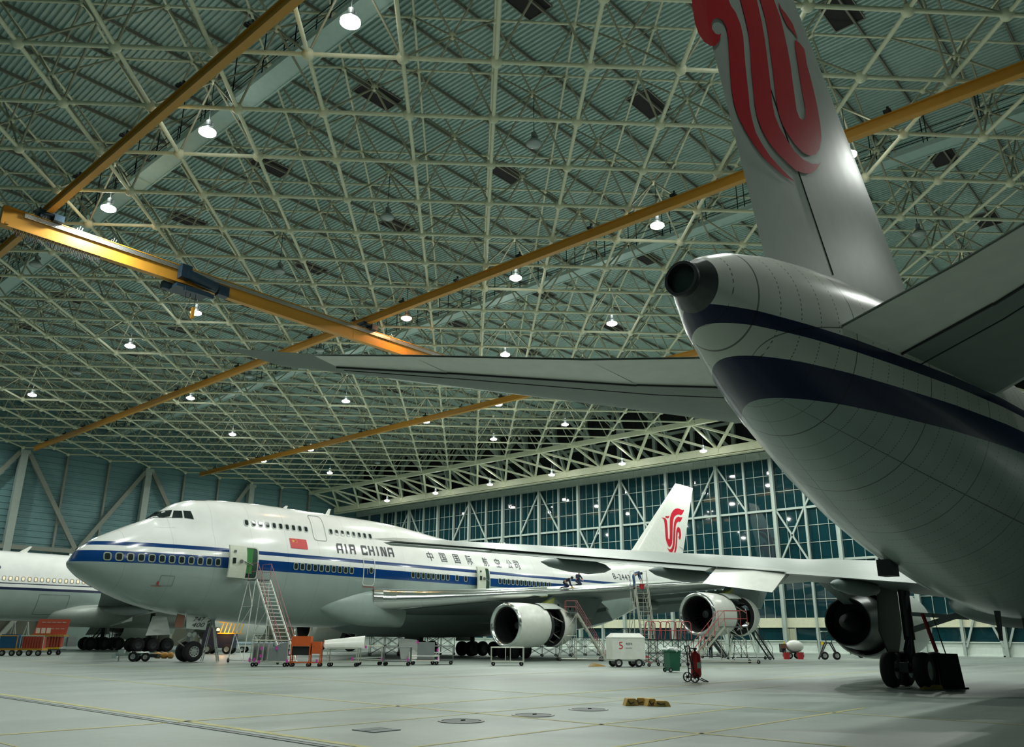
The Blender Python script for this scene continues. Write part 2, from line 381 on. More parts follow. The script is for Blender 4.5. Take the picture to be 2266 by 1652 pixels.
struct('trim_%d' % tn, br, 'brace', label='dark zigzag steel bracing along the corrugated side wall', cat='wall bracing'); tn += 1
ps = MB(); x = 7.9
while x < 92:
    if abs((x-1.9) % 18) > .6: ps.box((x, YB-.1, 13.2), (.28, .35, 26.4))
    x += 6.0
struct('trim_%d' % tn, ps, 'brace', label='slim dark posts between the columns of the side wall', cat='wall posts'); tn += 1

# ------------------------------------------------------------------ glazed door wall
GX = 97.5
ybays = [51.34+3.82*k for k in range(-22, 20)]
up = MB().box((GX+.4, (YA+YB)/2, 28.6), (.3, YB-YA, 10.6))
k = YA
while k < YB: up.box((GX+.2, k, 28.6), (.12, .2, 10.4)); k += 3.82
struct('wall_front_upper', up, 'dark', label='dark wall above the door glazing, behind the edge truss', cat='wall')
fas = MB().box((GX-.3, (YA+YB)/2, 23.75), (.8, YB-YA, .9)).box((GX-.6, (YA+YB)/2, 24.45), (.5, YB-YA, .3)).box((GX-1.2, (YA+YB)/2, 25.0), (2.0, YB-YA, .12))
k = YA
while k < YB: fas.box((GX-.72, k, 23.75), (.06, .08, .86)); k += 1.91
struct('trim_%d' % tn, fas, 'column', label='grey panelled header above the tall door glazing', cat='header'); tn += 1
lw = MB().box((GX+.1, (YA+YB)/2, .69), (.4, YB-YA, 1.38)).box((GX+.02, (YA+YB)/2, 1.38), (.62, YB-YA, .10)).box((GX-.15, (YA+YB)/2, .05), (.2, YB-YA, .1))
struct('wall_front_low', lw, 'lowwall', label='low pale green-grey wall under the door glazing', cat='wall')
cb = MB().box((GX+.02, (YA+YB)/2, 3.42), (.36, YB-YA, 1.08)).box((GX-.15, (YA+YB)/2, 2.90), (.14, YB-YA, .08))
struct('trim_%d' % tn, cb, 'cream', label='cream band running along the glazed door wall', cat='band'); tn += 1
tz = MB()
for z in (16.77, 10.43): tz.box((GX-.18, (YA+YB)/2, z), (.30, YB-YA, .26))
struct('trim_%d' % tn, tz, 'mull', label='heavy pale transoms across the tall door glazing', cat='transoms'); tn += 1
cols = MB(); slim = MB()
for i, y in enumerate(ybays):
    if y < -20 or y > 126: continue
    if i % 2 == 0:
        cols.box((GX-.35, y, 11.7), (.5, .34, 23.4)); cols.box((GX-.1, y+.32, 11.7), (.3, .22, 23.4))
    else:
        slim.box((GX-.25, y, 11.7), (.36, .22, 23.4)); slim.box((GX-.05, y+.2, 11.7), (.2, .14, 23.4))
struct('trim_%d' % tn, cols, 'mull', label='broad pale posts of the tall door glazing', cat='door posts'); tn += 1
struct('trim_%d' % tn, slim, 'mull', label='slim pale posts between the broad posts of the door glazing', cat='door posts'); tn += 1
dg = MB(); xb = MB()
for i, y in enumerate(ybays[:-1]):
    if y < -20 or y > 122: continue
    y2 = y+3.82
    if i % 4 == 1: dg.bar((GX-.3, y2, 23.2), (GX-.3, y, 16.9), .2, .2)
    if i % 4 == 2: dg.bar((GX-.3, y, 23.2), (GX-.3, y2, 16.9), .2, .2)
    if i % 8 in (0, 3):
        dg.bar((GX-.3, y+.2, 16.6), (GX-.3, y2-.2, 10.5), .2, .2); dg.bar((GX-.3, y2-.2, 16.6), (GX-.3, y+.2, 10.5), .2, .2); dg.box((GX-.32, (y+y2)/2, 13.55), (.1, .45, .45))
    if i % 8 in (5, 6):
        dg.bar((GX-.3, y+.2, 10.3), (GX-.3, y2-.2, .9), .2, .2); dg.bar((GX-.3, y2-.2, 10.3), (GX-.3, y+.2, .9), .2, .2)
struct('trim_%d' % tn, dg, 'mull', label='diagonal braces across bays of the door glazing', cat='door braces'); tn += 1
bar0 = MB(); pan0 = MB(); low0 = MB(); lb0 = MB()
for z0, z1 in ((16.9, 23.3), (10.56, 16.64), (3.96, 10.30)):
    for k in (1, 2):
        z = z0+(z1-z0)*k/3; bar0.box((-.05, 1.91, z), (.09, 3.5, .065))
    for k in (1, 2): bar0.box((-.05, 3.82*k/3, (z0+z1)/2), (.08, .05, z1-z0))
    for r in range(3):
        for k in range(3):
            a, b = 3.82*k/3+.03, 3.82*(k+1)/3-.03; c, d = z0+(z1-z0)*r/3+.03, z0+(z1-z0)*(r+1)/3-.03
            t = random.uniform(-.006, .006); q = random.uniform(-.006, .006)
            pan0.add([(t+q, a, c), (-t+q, b, c), (-t-q, b, d), (t-q, a, d)], [(0, 3, 2, 1)])
pan0.add([(.02, .05, 1.42), (.02, 3.77, 1.42), (.02, 3.77, 2.88), (.02, .05, 2.88)], [(0, 3, 2, 1)])
bar0.box((-.02, 1.91, 2.86), (.1, 3.6, .06)); bar0.box((-.02, .14, 2.15), (.1, .08, 1.45)); bar0.box((-.02, 3.68, 2.15), (.1, .08, 1.45))
first = None
for i, y in enumerate(ybays):
    if y < -16 or y > 120: continue
    if first is None:
        o = bar0.build('window_%d' % (100+i), 'mull'); p = pan0.build('pane', 'glass', o); first = o
        o['kind'] = 'structure'; o['category'] = 'window'; o['group'] = 'tall glazed bays of the door wall'; o['label'] = 'tall night-dark glazed bay of the door wall, grid of slim bars'
    else:
        o = dup(first); o.name = 'window_%d' % (100+i)
    o.location = (GX, y, 0)
d1 = thing('door_1', 'cream double door in the low wall near the white tank trailer', 'door', (GX-.14, 43.0, 0), 0, kind='structure')
MB().box((0, 0, 1.45), (.1, .68, 2.6)).box((0, .72, 1.45), (.1, .68, 2.6)).build('leaf', 'doorc', d1)
MB().box((-.02, -.42, 1.45), (.16, .1, 2.8)).box((-.02, 1.12, 1.45), (.16, .1, 2.8)).box((-.02, .36, .06), (.2, 1.8, .12)).build('frame', 'mull', d1)
MB().box((-.08, .30, 1.3), (.05, .05, .2)).build('handle', 'steel', d1)
for px, py, lb in ((1736, 1422, 'small yellow call box on the low wall left of the cream door'), (1820, 1423, 'small yellow call box on the low wall above the wheeled frame dolly')):
    p = onx(px, py, GX-.25); tag(MB().box((0, 0, 0), (.16, .26, .3)).box((-.09, 0, 0), (.03, .12, .12)).build('call_box', 'yellow', loc=p), lb, 'call box')
bk = MB().box((XA-.1, (YA+YB)/2, 17), (.2, YB-YA, 34)); struct('wall_back', bk, 'siding', label='rear wall of the hangar', cat='wall')
bk = MB().box(((XA+XB)/2, YA-.1, 17), (XB-XA, .2, 34)); struct('wall_right', bk, 'siding', label='far right wall of the hangar', cat='wall')

# ------------------------------------------------------------------ edge truss over the door wall
def tube_part(p, q, r, name, parent, mk='frame', n=8): return MB().tube(p, q, r, n).build(name, mk, parent, 40)
TX, BX = 85.7, 91.5; ZB = 23.95
et = thing('edge_truss', 'big cream steel edge truss above the glazed door wall', 'truss', (TX, 60, 0), kind='structure')
def etb(mb, name): 
    mb.v = [(a-TX, b-60, c) for a, b, c in mb.v]; return mb.build(name, 'frame', et)
YT0, YT1 = -12, 127
etb(MB().box((BX, (YT0+YT1)/2, ZB-.1), (.55, YT1-YT0, .95)), 'bottom_chord')
etb(MB().box((TX, (YT0+YT1)/2, ZL-.15), (.5, YT1-YT0, .62)), 'top_chord')
etb(MB().box((BX+.1, (YT0+YT1)/2, ZB-.72), (.75, YT1-YT0, .10)), 'soffit_strip')
bt = MB(); y = 48.2-10*6.0; kk = 0
while y < YT1:
    t0 = (TX, y, ZL-.2)
    etb(MB().bar(t0, (BX, y-6.0+.3, ZB+.2), .26, .26), 'diagonal') if y-6 > YT0 else None
    etb(MB().bar(t0, (BX, y+5.7, ZB+.2), .30, .30), 'diagonal') if y+6 < YT1 else None
    etb(MB().bar(t0, (BX, y-.3, ZB+.2), .24, .24), 'post')
    bt.box((BX-.3, y, ZB), (.12, 1.2, .7)); bt.box((TX, y, ZL-.1), (.7, 1.4, .5))
    y += 6.0; kk += 1
etb(bt, 'gusset_plate')
b2 = MB(); y = 48.2-10*6.0
while y < YT1:
    b2.box((96.6, y, 29.), (.5, .5, 9.5)); b2.bar((96.4, y, 24.6), (91.5, y+6, 32.5), .4, .4); b2.bar((91.5, y, ZB+.4), (96.4, y+6, 32.0), .35, .35); b2.bar((TX, y, ZL), (91.5, y+3, ZU), .3, .3); b2.bar((91.5, y, ZU), (96.4, y, ZU), .25, .25); b2.bar((91.5, y+3, ZU), (91.5, y, ZB), .22, .22)
    y += 6.0
b2.box((91.5, 58, ZU), (.4, 139, .4)); b2.box((96.4, 58, 28.5), (.35, 139, .35))
b2.v = [(a-TX, b-60, c) for a, b, c in b2.v]; b2.build('rear_bracing', 'column', et)

# ------------------------------------------------------------------ roof space frame (three layers, diagonal grid)
GS = 4.243; GX0, GY0 = -.81920104, 6.30313529; Q = math.sqrt(.5)
def gp(i, j, z):
    bx, by = (i+GX0)*GS, (j+GY0)*GS; return Vector((Q*(bx+by), Q*(by-bx), z))
def inside(v, m=0.): return -7 <= v.x <= TX+.3+m and -16 <= v.y <= YB-.6+m
low, mid, upn = {}, {}, {}
for i in range(-32, 30):
    for j in range(-14, 38):
        p = gp(i, j, ZL)
        if inside(p): low[i, j] = p
        p = gp(i, j, ZU)
        if inside(p, 6): upn[i, j] = p
        if (i+j) % 2 == 1:
            p = gp(i+.5, j+.5, ZM)
            if inside(p, 3): mid[i, j] = p
chords, others, tops = [], [], []
for d, r, L in ((low, .105, chords), (upn, .075, tops)):
    for (i, j), p in d.items():
        for k in ((i+1, j), (i, j+1)):
            if k in d: L.append((p, d[k], r))
for (i, j), p in mid.items():
    for k in ((i, j), (i+1, j), (i, j+1), (i+1, j+1)):
        if k in low: others.append((p, low[k], .062))
        if k in upn: others.append((p, upn[k], .055))
sf = thing('roof_space_frame', 'pale green steel tube space frame with ball joints carrying the hangar roof', 'space frame', (40, 50, ZL), kind='structure')
SO = Vector((40, 50, ZL))
def view_key(p):
    d = Vector(p)-Vector((0, 0, CAMZ)); z = d.dot(CF)
    if z <= 1: return 1e9
    x = d.dot(CR)/z; y = d.dot(CU)/z
    return d.length if abs(x) < .66 and abs(y) < .48 else 1e6+d.length
balls = sorted([(p, .30) for p in low.values()], key=lambda a: view_key(a[0]))
ball0 = MB().sphere((0, 0, 0), .29, 14, 10).build('ball_joint', 'frame', sf, 60, loc=balls[0][0]-SO)
for p, r in balls[1:100]:
    b = ball0.copy(); C.objects.link(b); b.location = p-SO
rest = MB()
for p, r in balls[100:]: rest.sphere(p-SO, .28, 8, 6)
for p in list(mid.values())+list(upn.values()): rest.sphere(p-SO, .20, 8, 6)
tag(rest.build('far_ball_joints', 'frame', sf, 60), kind='stuff')
chords.sort(key=lambda a: view_key((a[0]+a[1])/2))
for p, q, r in chords[:100]: MB().tube(p-SO, q-SO, r, 10, cap=False).build('lower_chord', 'frame', sf, 60)
rest = MB()
for p, q, r in chords[100:]: rest.tube(p-SO, q-SO, r, 6, cap=False)
tag(rest.build('far_lower_chords', 'frame', sf, 70), kind='stuff')
rest = MB()
for p, q, r in tops: rest.tube(p-SO, q-SO, r, 6, cap=False)
tag(rest.build('upper_chords', 'frame', sf, 70), kind='stuff')
rest = MB()
for p, q, r in others: rest.tube(p-SO, q-SO, r, 6, cap=False)
tag(rest.build('web_tubes', 'web', sf, 70), kind='stuff')

# ------------------------------------------------------------------ hall lamps
def lamp_proto(lensmat, lit):
    t = thing('high_bay_lamp', 'lamp', 'lamp')
    MB().tube((0, 0, .78), (0, 0, 3.0), .022, 6).build('suspension_rod', 'dsteel', t)
    MB().lathe([(.42, .03), (.44, .14), (.70, .15), (.74, .10), (.80, .05), (.80, .01)], ax='z', n=16).box((.16, 0, .56), (.14, .16, .18)).build('gear_housing', 'shade', t, 40)
    MB().lathe([(.44, .10), (.34, .20), (.18, .34), (.02, .43), (0, .44), (.02, .42), (.18, .33), (.33, .19), (.42, .09)], ax='z', n=28).build('reflector_shade', 'shade', t, 50)
    MB().lathe([(.09, .43), (.0, .425), (-.08, .30), (-.12, .14), (-.125, .005)], ax='z', n=28).build('lens', lensmat, t, 60)
    return t
P_on, P_off, P_warm = lamp_proto('lens', 1), lamp_proto('lens_off', 0), lamp_proto('lens_red', 1)
def hall_light(loc, watt, col):
    l = bpy.data.lights.new('hall_lamp_light', 'AREA'); l.shape = 'DISK'; l.size = .8; l.energy = watt; l.color = col; l.spread = PI
    o = bpy.data.objects.new('hall_lamp_light', l); C.objects.link(o); o.location = (loc[0], loc[1], loc[2]-.16)
    l2 = bpy.data.lights.new('hall_lamp_uplight', 'POINT'); l2.shadow_soft_size = .12; l2.energy = watt*.05; l2.color = col
    o2 = bpy.data.objects.new('hall_lamp_uplight', l2); C.objects.link(o2); o2.location = (loc[0]-.3, loc[1]-.3, loc[2]+1.0)
    return o
def near_name(x, y):
    if x < 20: return 'over the near catwalk'
    if x > 80: return 'hanging in front of the edge truss'
    return 'below the space frame'
lamp_list = []
onset = {(0, 0), (0, 1), (0, 2), (1, 3), (1, 4), (1, 6), (2, -1), (2, 0), (2, 1), (2, 5), (3, 1), (3, 2), (3, 6), (4, 3), (4, 6), (4, 7), (5, 3), (5, 4), (5, 7), (6, 1), (6, 2), (6, 3), (6, 4), (6, 5), (6, 6), (6, 7), (6, 0), (4, -1), (5, 0), (3, 4), (4, 4), (1, 8), (4, 2), (5, 1), (5, -1), (2, -2), (3, -3), (0, 5), (-1, 6), (1, -1), (0, -1), (-1, -2), (-1, -1)}  # with unseen lamps near the camera added to brighten the near tail
offset = {(0, 3), (1, 0), (1, 1), (1, 2), (1, 5), (2, 3), (2, 4), (3, 5), (3, -1), (4, 5), (5, 6)}
onlab = {(0, 0): 'blazing hall lamp nearest the top edge, beside the near catwalk', (0, 1): 'lit hall lamp second along the near catwalk from the top', (0, 2): 'lit hall lamp just above the yellow crane bridge by the near catwalk',
 (1, 3): 'lit hall lamp below the crane hoist', (1, 4): 'lit hall lamp left of and below the one under the crane hoist', (1, 6): 'lit hall lamp low at the left edge of the picture', (2, -1): 'lit hall lamp beside the edge of the red and white near fin',
 (2, 0): 'lit hall lamp under the long yellow runway, nearest the near fin', (2, 1): 'lit hall lamp under the middle of the long yellow runway', (2, 5): 'lit hall lamp under the left tip of the near tailplane', (3, 1): 'lit hall lamp above the tailplane left of the tail cone',
 (3, 2): 'hall lamp half hidden behind the top edge of the near tailplane', (4, 3): 'lit hall lamp just under the tailplane beside the lower yellow runway', (5, 3): 'lit hall lamp below the tailplane between two space frame ribs', (5, 4): 'lit hall lamp below and left of the one under the tailplane',
 (3, 6): 'lit hall lamp over the white hump, left of the lower runway end', (4, 6): 'lit hall lamp on the lower yellow runway line', (4, 7): 'lit hall lamp at the left end of the lower yellow runway', (5, 7): 'lit hall lamp highest before the corner of the edge truss',
 (6, 1): 'lit truss lamp nearest the big near fuselage', (6, 2): 'second truss lamp from the near fuselage', (6, 3): 'third truss lamp from the near fuselage', (6, 4): 'fourth truss lamp from the near fuselage', (6, 5): 'fifth truss lamp from the near fuselage', (6, 6): 'sixth truss lamp from the near fuselage', (6, 7): 'farthest truss lamp, at the dark corner of the hall'}
offlab = {(0, 3): 'unlit hall lamp under the left end of the crane bridge', (1, 0): 'unlit grey hall lamp highest in the open roof, left of the near fin', (1, 1): 'unlit grey hall lamp in the middle of the roof above the crane bridge', (1, 2): 'unlit grey hall lamp right of the crane hoist', (1, 5): 'unlit hall lamp at the far left under the space frame'}
def put_lamp(proto, key, loc, lab, used):
    if not used: t = proto; t.location = loc; t['label'] = lab; t['group'] = 'hall lamps under the roof'
    else: t = dup(proto, loc, None, lab, 'hall lamps under the roof')
    return t
u = 0; uo = 0
for (i, j) in sorted(onset):
    x, y = 16.4+12*i, 24.2+12*j; z = 26.35 if i < 6 else 23.35
    if i == 6: x = 88.4
    lab = onlab.get((i, j))
    if lab:
        put_lamp(P_on, (i, j), (x, y, z), lab, u); u += 1
    elif (i, j) not in ((2, 2),):
        put_lamp(P_on, (i, j), (x, y, z), 'lit hall lamp hidden from the camera behind the near aircraft or outside the picture', u); u += 1
    hall_light((x, y, z), LAMP_W*(.65 if j < -1 else .6 if (i, j) == (0, -1) else 1.), LAMP_COL)
for (i, j) in sorted(offset):
    x, y = 16.4+12*i, 24.2+12*j
    put_lamp(P_off, (i, j), (x, y, 26.35), offlab.get((i, j), 'unlit grey hall lamp dark among the far ribs of the roof'), uo); uo += 1
put_lamp(P_warm, (2, 2), (40.4, 48.2, 26.35), 'reddish warm hall lamp next to where the crane bridge meets the long runway', 0)
hall_light((40.4, 48.2, 26.35), LAMP_W*.22, (1., .50, .2))

# ------------------------------------------------------------------ catwalks
for x, y0, y1, lb in ((18.4, -14, 126, 'long grey mesh catwalk along the lamps nearest the camera'), (48.0, -14, 126, 'long grey mesh catwalk behind the long yellow runway')):
    t = thing('catwalk', lb, 'catwalk', (x, 50, 29.5), group='roof catwalks')
    MB().box((0, (y0+y1)/2-50, 0), (1.05, y1-y0, .06)).build('deck', 'deck', t)
    e = MB()
    for s in (-.56, .56): e.box((s, (y0+y1)/2-50, .05), (.08, y1-y0, .3))
    e.build('edge_beam', 'deck', t)
    r = MB()
    for s in (-.56, .56):
        for z in (.6, 1.1): r.box((s, (y0+y1)/2-50, z), (.04, y1-y0, .04))
        k = y0
        while k < y1: r.box((s, k-50, .6), (.05, .05, 1.1)); r.box((s, k-50, 1.9), (.05, .05, 2.4)); k += 3.0
    r.build('handrail', 'dsteel', t)

# ------------------------------------------------------------------ crane runways and bridge
for x, lb in ((13.6, 'yellow crane runway beam crossing the upper left corner'), (37.45, 'long yellow crane runway beam crossing the middle of the roof'), (61.6, 'yellow crane runway beam lowest in view, under the tailplane')):
    t = thing('crane_runway', lb, 'crane beam', (x, 50, 25.65), group='crane runway beams')
    a, b = -14-50, 121.8-50
    MB().box((0, (a+b)/2, 0), (.10, b-a, .56)).box((0, (a+b)/2, .28), (.34, b-a, .05)).build('web', 'crane', t)
    MB().box((0, (a+b)/2, -.28), (.36, b-a, .06)).build('bottom_flange', 'crane', t)
    hg = None; y = 48.2-10*6+3
    while y < 120:
        m2 = MB().box((0, 0, .42), (.5, .34, .14)).box((0, 0, .36), (.7, .2, .1)).tube((0, 0, .3), (0, 0, .75), .07, 6)
        if hg is None: hg = m2.build('hanger', 'dsteel', t, loc=(0, y-50, 0))
        else:
            o = hg.copy(); C.objects.link(o); o.location = (0, y-50, 0)
        y += 6.0
BY = 49.75; BX0, BX1 = 11.35, 50.0
t = thing('crane_bridge', 'yellow bridge crane girder slung under the runways with grey conductor rails', 'crane', (BX0, BY, 24.4))
L = BX1-BX0
MB().box((L/2, 0, 0), (L, .10, 1.14)).box((L/2, 0, .58), (L, .42, .06)).build('girder_web', 'crane', t)
MB().box((L/2, 0, -.58), (L, .46, .07)).build('bottom_flange', 'crane', t)
MB().box((0, 0, 0), (.06, .44, 1.2)).box((.25, -.3, -.5), (.18, .2, .14)).build('end_plate', 'crane', t)
for k in range(4): MB().box((L/2+.5, -.16, .50-.07*k), (L-1.2, .05, .045)).build('conductor_rail', 'alu', t)
bk = MB()
for k in range(1, 20): bk.bar((k*2.05, -.1, .55), (k*2.05+.06, -.1, .92), .03).bar((k*2.05+.14, -.1, .55), (k*2.05+.2, -.1, .86), .03).bar((k*2.05-.14, -.1, .55), (k*2.05-.08, -.1, .78), .03)
bk.build('bracket', 'alu', t)
lp = MB()
for k in range(26):
    x = .7+k*.19; h = .28+.25*random.random()
    lp.path([(x, -.15, -.62), (x-.04, -.15, -.62-h), (x+.05, -.15, -.62-h-.05), (x+.07, -.15, -.62)], .022, 5)
lp.build('cable_festoon', 'black', t)
sn = MB()
for k in (12., 25., 30.6, 33.6): sn.box((k, -.055, -.02), (.04, .02, 1.1))
sn.build('splice_plate', 'crane', t)
for x in (13.6, 37.45):
    e = MB().box((x-BX0, 0, .92), (1.0, .9, .22)).box((x-BX0-.35, 0, .78), (.12, .7, .4)).box((x-BX0+.35, 0, .78), (.12, .7, .4)).box((x-BX0+.55, -.4, .75), (.55, .4, .4))
    e.build('end_truck', 'crane_dark', t)
for s in fit_polys(text_polys('DEMAG', 1), 0, 1, 0, 1)[:0]: pass
tp = fit_polys(text_polys('DEMAG', 1.0, .0), 27.45, 28.55, .12, .36)
decal('maker_lettering', [(tp, 0)], lambda u, v, l: Vector((u, -.056-l, v)), ['textdark'], t, 5, 5)
tp = fit_polys(text_polys('10 t', 1.0), 26.5, 26.95, .14, .34)
decal('load_lettering', [(tp, 0)], lambda u, v, l: Vector((u, -.056-l, v)), ['brownred'], t, 5, 5)
hx = 23.3
h = thing('crane_hoist', 'dark blue electric hoist trolley under the yellow crane bridge', 'hoist', (hx, BY, 24.0)); h.scale = (1.25, 1.25, 1.4)
MB().tube((-.9, -.45, .25), (.9, -.45, .05), .26, 16).build('drum', 'crane_dark', h, 40)
MB().box((-.95, -.42, .3), (.55, .5, .65)).build('motor_housing', 'crane_dark', h)
MB().box((1.25, -.42, -.05), (.6, .45, .5)).tube((.95, -.42, .05), (1.5, -.42, .0), .2, 12).build('gearbox', 'crane_dark', h)
MB().box((-.4, -.05, -.42), (1.9, 1.0, .14)).box((-.9, .45, -.3), (1.6, .3, .36)).box((-.1, -.55, -.52), (1.6, .2, .2)).build('trolley_frame', 'crane_dark', h)
MB().tube((-.35, -.1, -.5), (-.35, -.1, -1.75), .015, 5).tube((-.05, -.1, -.5), (-.05, -.1, -1.75), .015, 5).tube((-.6, -.1, -.5), (-.6, -.1, -1.1), .012, 5).build('rope', 'dsteel', h)
MB().box((-.1, -.1, -1.45), (.14, .2, .55)).build('hook_block', 'crane', h)
# ------------------------------------------------------------------ jumbo jet, nose in
XN, YN = 18.43, 51.21
jet = thing('jumbo_jet', 'white four-engined jumbo jet with blue cheat lines, red flag and airline lettering', 'airplane', (XN, YN, 0))
TT = [0.12, .35, .45, .77, 1.22, 1.94, 2.68, 3.45, 4.24, 4.77, 5.29, 5.83, 6.7, 7.93, 9.54, 11.59, 16.4, 21.9, 24.2, 26.1, 28.1, 29.7, 32, 50, 58, 64, 68, 70, 70.5]
ZT = [5.55, 5.80, 6.11, 6.50, 6.9, 7.31, 7.68, 8.05, 8.41, 8.72, 9.18, 9.56, 9.89, 10.07, 10.18, 10.24, 10.2, 10.13, 10.0, 9.79, 9.56, 9.41, 9.36, 9.36, 9.36, 9.34, 9.26, 9.2, 9.1]
BT = [0.12, .42, .85, 1.68, 2.51, 3.35, 4.2, 5.35, 6.66, 8.02, 10.2, 12.2, 14.3, 17.2, 19.6, 48, 52, 56, 60, 64, 68, 70, 70.5]
ZB_ = [5.45, 5.10, 4.76, 4.30, 3.93, 3.60, 3.32, 3.05, 2.82, 2.66, 2.42, 2.29, 2.2, 2.17, 2.15, 2.2, 2.85, 4.0, 5.3, 6.55, 7.8, 8.5, 8.8]
WT = [0.12, .3, .8, 1.5, 2.5, 4, 6, 8, 10, 12, 48, 54, 60, 66, 69, 70.5]
WW = [.06, .62, 1.15, 1.62, 2.1, 2.55, 2.92, 3.1, 3.2, 3.25, 3.25, 2.95, 2.25, 1.25, .65, .12]
def jsec(t):
    zt, zb, w = interp(t, TT, ZT), interp(t, BT, ZB_), interp(t, WT, WW)
    zm = interp(t, [0, 2, 12, 48, 60, 70.5], [5.5, 5.55, 5.9, 5.9, 7.3, 8.95])
    am = interp(t, [3, 5, 8, 11, 50, 70.5], [zt-zm, 2.75, 3.15, 3.4, 3.45, zt-zm])
    am = min(am, zt-zm)
    wu = interp(t, [2.8, 4.2, 4.8, 5.5, 7, 10, 12, 22, 26, 30], [.05, 1.25, 1.6, 1.85, 2.1, 2.3, 2.35, 2.35, 2.1, 1.5]) if t < 31 else .05
    return zt, zb, w, zm, am, wu
def jhw(t, z):
    zt, zb, w, zm, am, wu = jsec(t)
    if z <= zm: 
        q = (zm-z)/max(.02, zm-zb); return w*math.sqrt(max(0, 1-q*q))
    q = (z-zm)/max(.02, am); a = w*math.sqrt(max(0, 1-q*q)) if q < 1 else 0
    hu = 2.25*min(1, wu/2.0); zu = zt-hu
    b = 0
    if wu > .1:
        q = (z-zu)/hu
        b = wu*math.sqrt(max(0, 1-q*q)) if abs(q) < 1 else 0
    k = .10
    return max(a, b)+k*math.exp(-abs(a-b)/.25)*(1 if min(a, b) > .3 else 0)
ts = [.12, .16, .24, .35, .5, .7, .95, 1.3, 1.7, 2.2, 2.8, 3.4, 4.0, 4.4, 4.8, 5.2, 5.6, 6.0, 6.6, 7.3, 8.2, 9.2, 10.4, 12, 14, 16.5, 19, 21.5, 23, 24.5, 26, 27.5, 29, 30, 31, 34, 38, 42, 46, 49, 51, 53, 55, 57, 59, 61, 63, 65, 67, 68.5, 69.6, 70.2, 70.5]
K = 26; vs = []; 
for t in ts:
    zt, zb = jsec(t)[:2]
    R = []
    for k in range(K+1):
        z = zb+(zt-zb)*(1-math.cos(PI*k/K))/2
        y = 0 if k in (0, K) else jhw(t, z)
        R.append((y, z))
    vs += [(t, -y, z) for y, z in R]+[(t, y, z) for y, z in R[-2:0:-1]]
L = 2*K; fs = []
for j in range(len(ts)-1):
    for i in range(L): fs.append((j*L+i, j*L+(i+1) % L, (j+1)*L+(i+1) % L, (j+1)*L+i))
fs += [tuple(range(L)), tuple(range((len(ts)-1)*L, len(ts)*L))]
PJ = paint('jumbo_paint', [(0, GREYP), (5.55, BLUE), (6.23, WHITE), (6.54, BLUE), (6.79, WHITE)], 12.0, (2.54, .02, 0), 5.9, .2, .25)
fb = MB(); fb.add(vs, fs); fuse = fb.build('fuselage', PJ, jet, 70)
def onside(u, v, l): return Vector((u, -(jhw(u, v)+.02+l), v))
# cabin windows
wo, wi = rrect(-.19, .19, -.24, .24, .13), rrect(-.135, .135, -.185, .185, .09)
wins = [(x, 5.90) for x in [1.66+.557*k for k in range(12)]]+[(13.3+.51*k, 6.0) for k in range(10)]+[(23.65+.515*k, 6.02) for k in range(7)]+[(27.25, 6.03), (28.27, 6.04), (29.25, 6.03)]+[(33.3+.545*k, 6.06) for k in range(13)]+[(43.8+.55*k, 6.05) for k in range(5)]
wins += [(9.95+.505*k, 8.63) for k in range(10)]+[(16.6+.505*k, 8.66) for k in range(8)]
for (x, z) in wins[:]:
    small = z > 8
    k = .92 if small else 1
    o1 = [(x+a*k, z+b*k) for a, b in wo]; i1 = [(x+a*k, z+b*k) for a, b in wi]
    decal('cabin_window', [(ring_polys(o1, i1), .012), ([i1], .004)], onside, ['wgrey' if small else 'wframe', 'pane'], fuse, .2, .5)
# lettering and marks
def block_letter(ch, x, w, h, s):
    P = {'A': [(0, 0, .24, .80), (.80, 0, 1.04, 1), (.16, .82, 1.04, 1), (.10, .72, .34, .94), (.24, .32, .80, .46)], 'I': [(.3, 0, .7, 1)], 'R': [(0, 0, .24, 1), (.24, .78, .95, 1), (.76, .50, 1, .93), (.24, .40, .9, .56), (.72, 0, .97, .42)],
         'C': [(0, .07, .25, .93), (.06, .78, 1, 1), (.06, 0, 1, .22), (.78, .62, 1, .93), (.78, .07, 1, .36)], 'H': [(0, 0, .25, 1), (.75, 0, 1, 1), (.25, .42, .75, .6)], 'N': [(0, 0, .24, 1), (.76, 0, 1, 1)]}[ch]
    out = [[(x+a*w+s*b*h, 7.14+b*h), (x+c*w+s*b*h, 7.14+b*h), (x+c*w+s*d*h, 7.14+d*h), (x+a*w+s*d*h, 7.14+d*h)] for a, b, c, d in P]
    if ch == 'N': out.append([(x+.18*w, 7.14+h), (x+.46*w, 7.14+h), (x+.86*w, 7.14), (x+.58*w, 7.14)])
    return out
polys = []; x = 16.75
for ch in 'AIR CHINA':
    if ch == ' ': x += .38; continue
    w = .30 if ch == 'I' else .50
    polys += block_letter(ch, x, w, .70, 0); x += w+(.16)
sx = (22.1-16.75)/(x-16.75)
polys = [[(16.75+(p[0]-16.75)*sx, p[1]+.02*(p[0]-16.75)) for p in q] for q in polys]
for half in (0, 1): decal('airline_lettering', [([q for q in polys if (q[0][0] > 18.75) == bool(half)], .004)], onside, ['textdark'], fuse, .12, .4)
cn = '中国国际航空公司'; cx = [25.35, 26.75, 28.25, 29.7, 31.6, 33.1, 34.6, 35.55]; polys = []
for ch, x in zip(cn, cx):
    p = text_polys(ch, 1.0)
    if p: polys += fit_polys(p, x, x+.62, 7.22, 7.95)
polys = [[(p[0]+.10*(7.9-p[1]), p[1]) for p in q] for q in polys]
if polys: decal('brush_lettering', [(polys, .004)], onside, ['textdark'], fuse, .12, .4)
decal('registration', [(fit_polys(text_polys('B-2443', 1, 0, 1.15), 50.25, 53.3, 7.15, 7.72), .004)], onside, ['textdark'], fuse, .12, .4)
fl = []
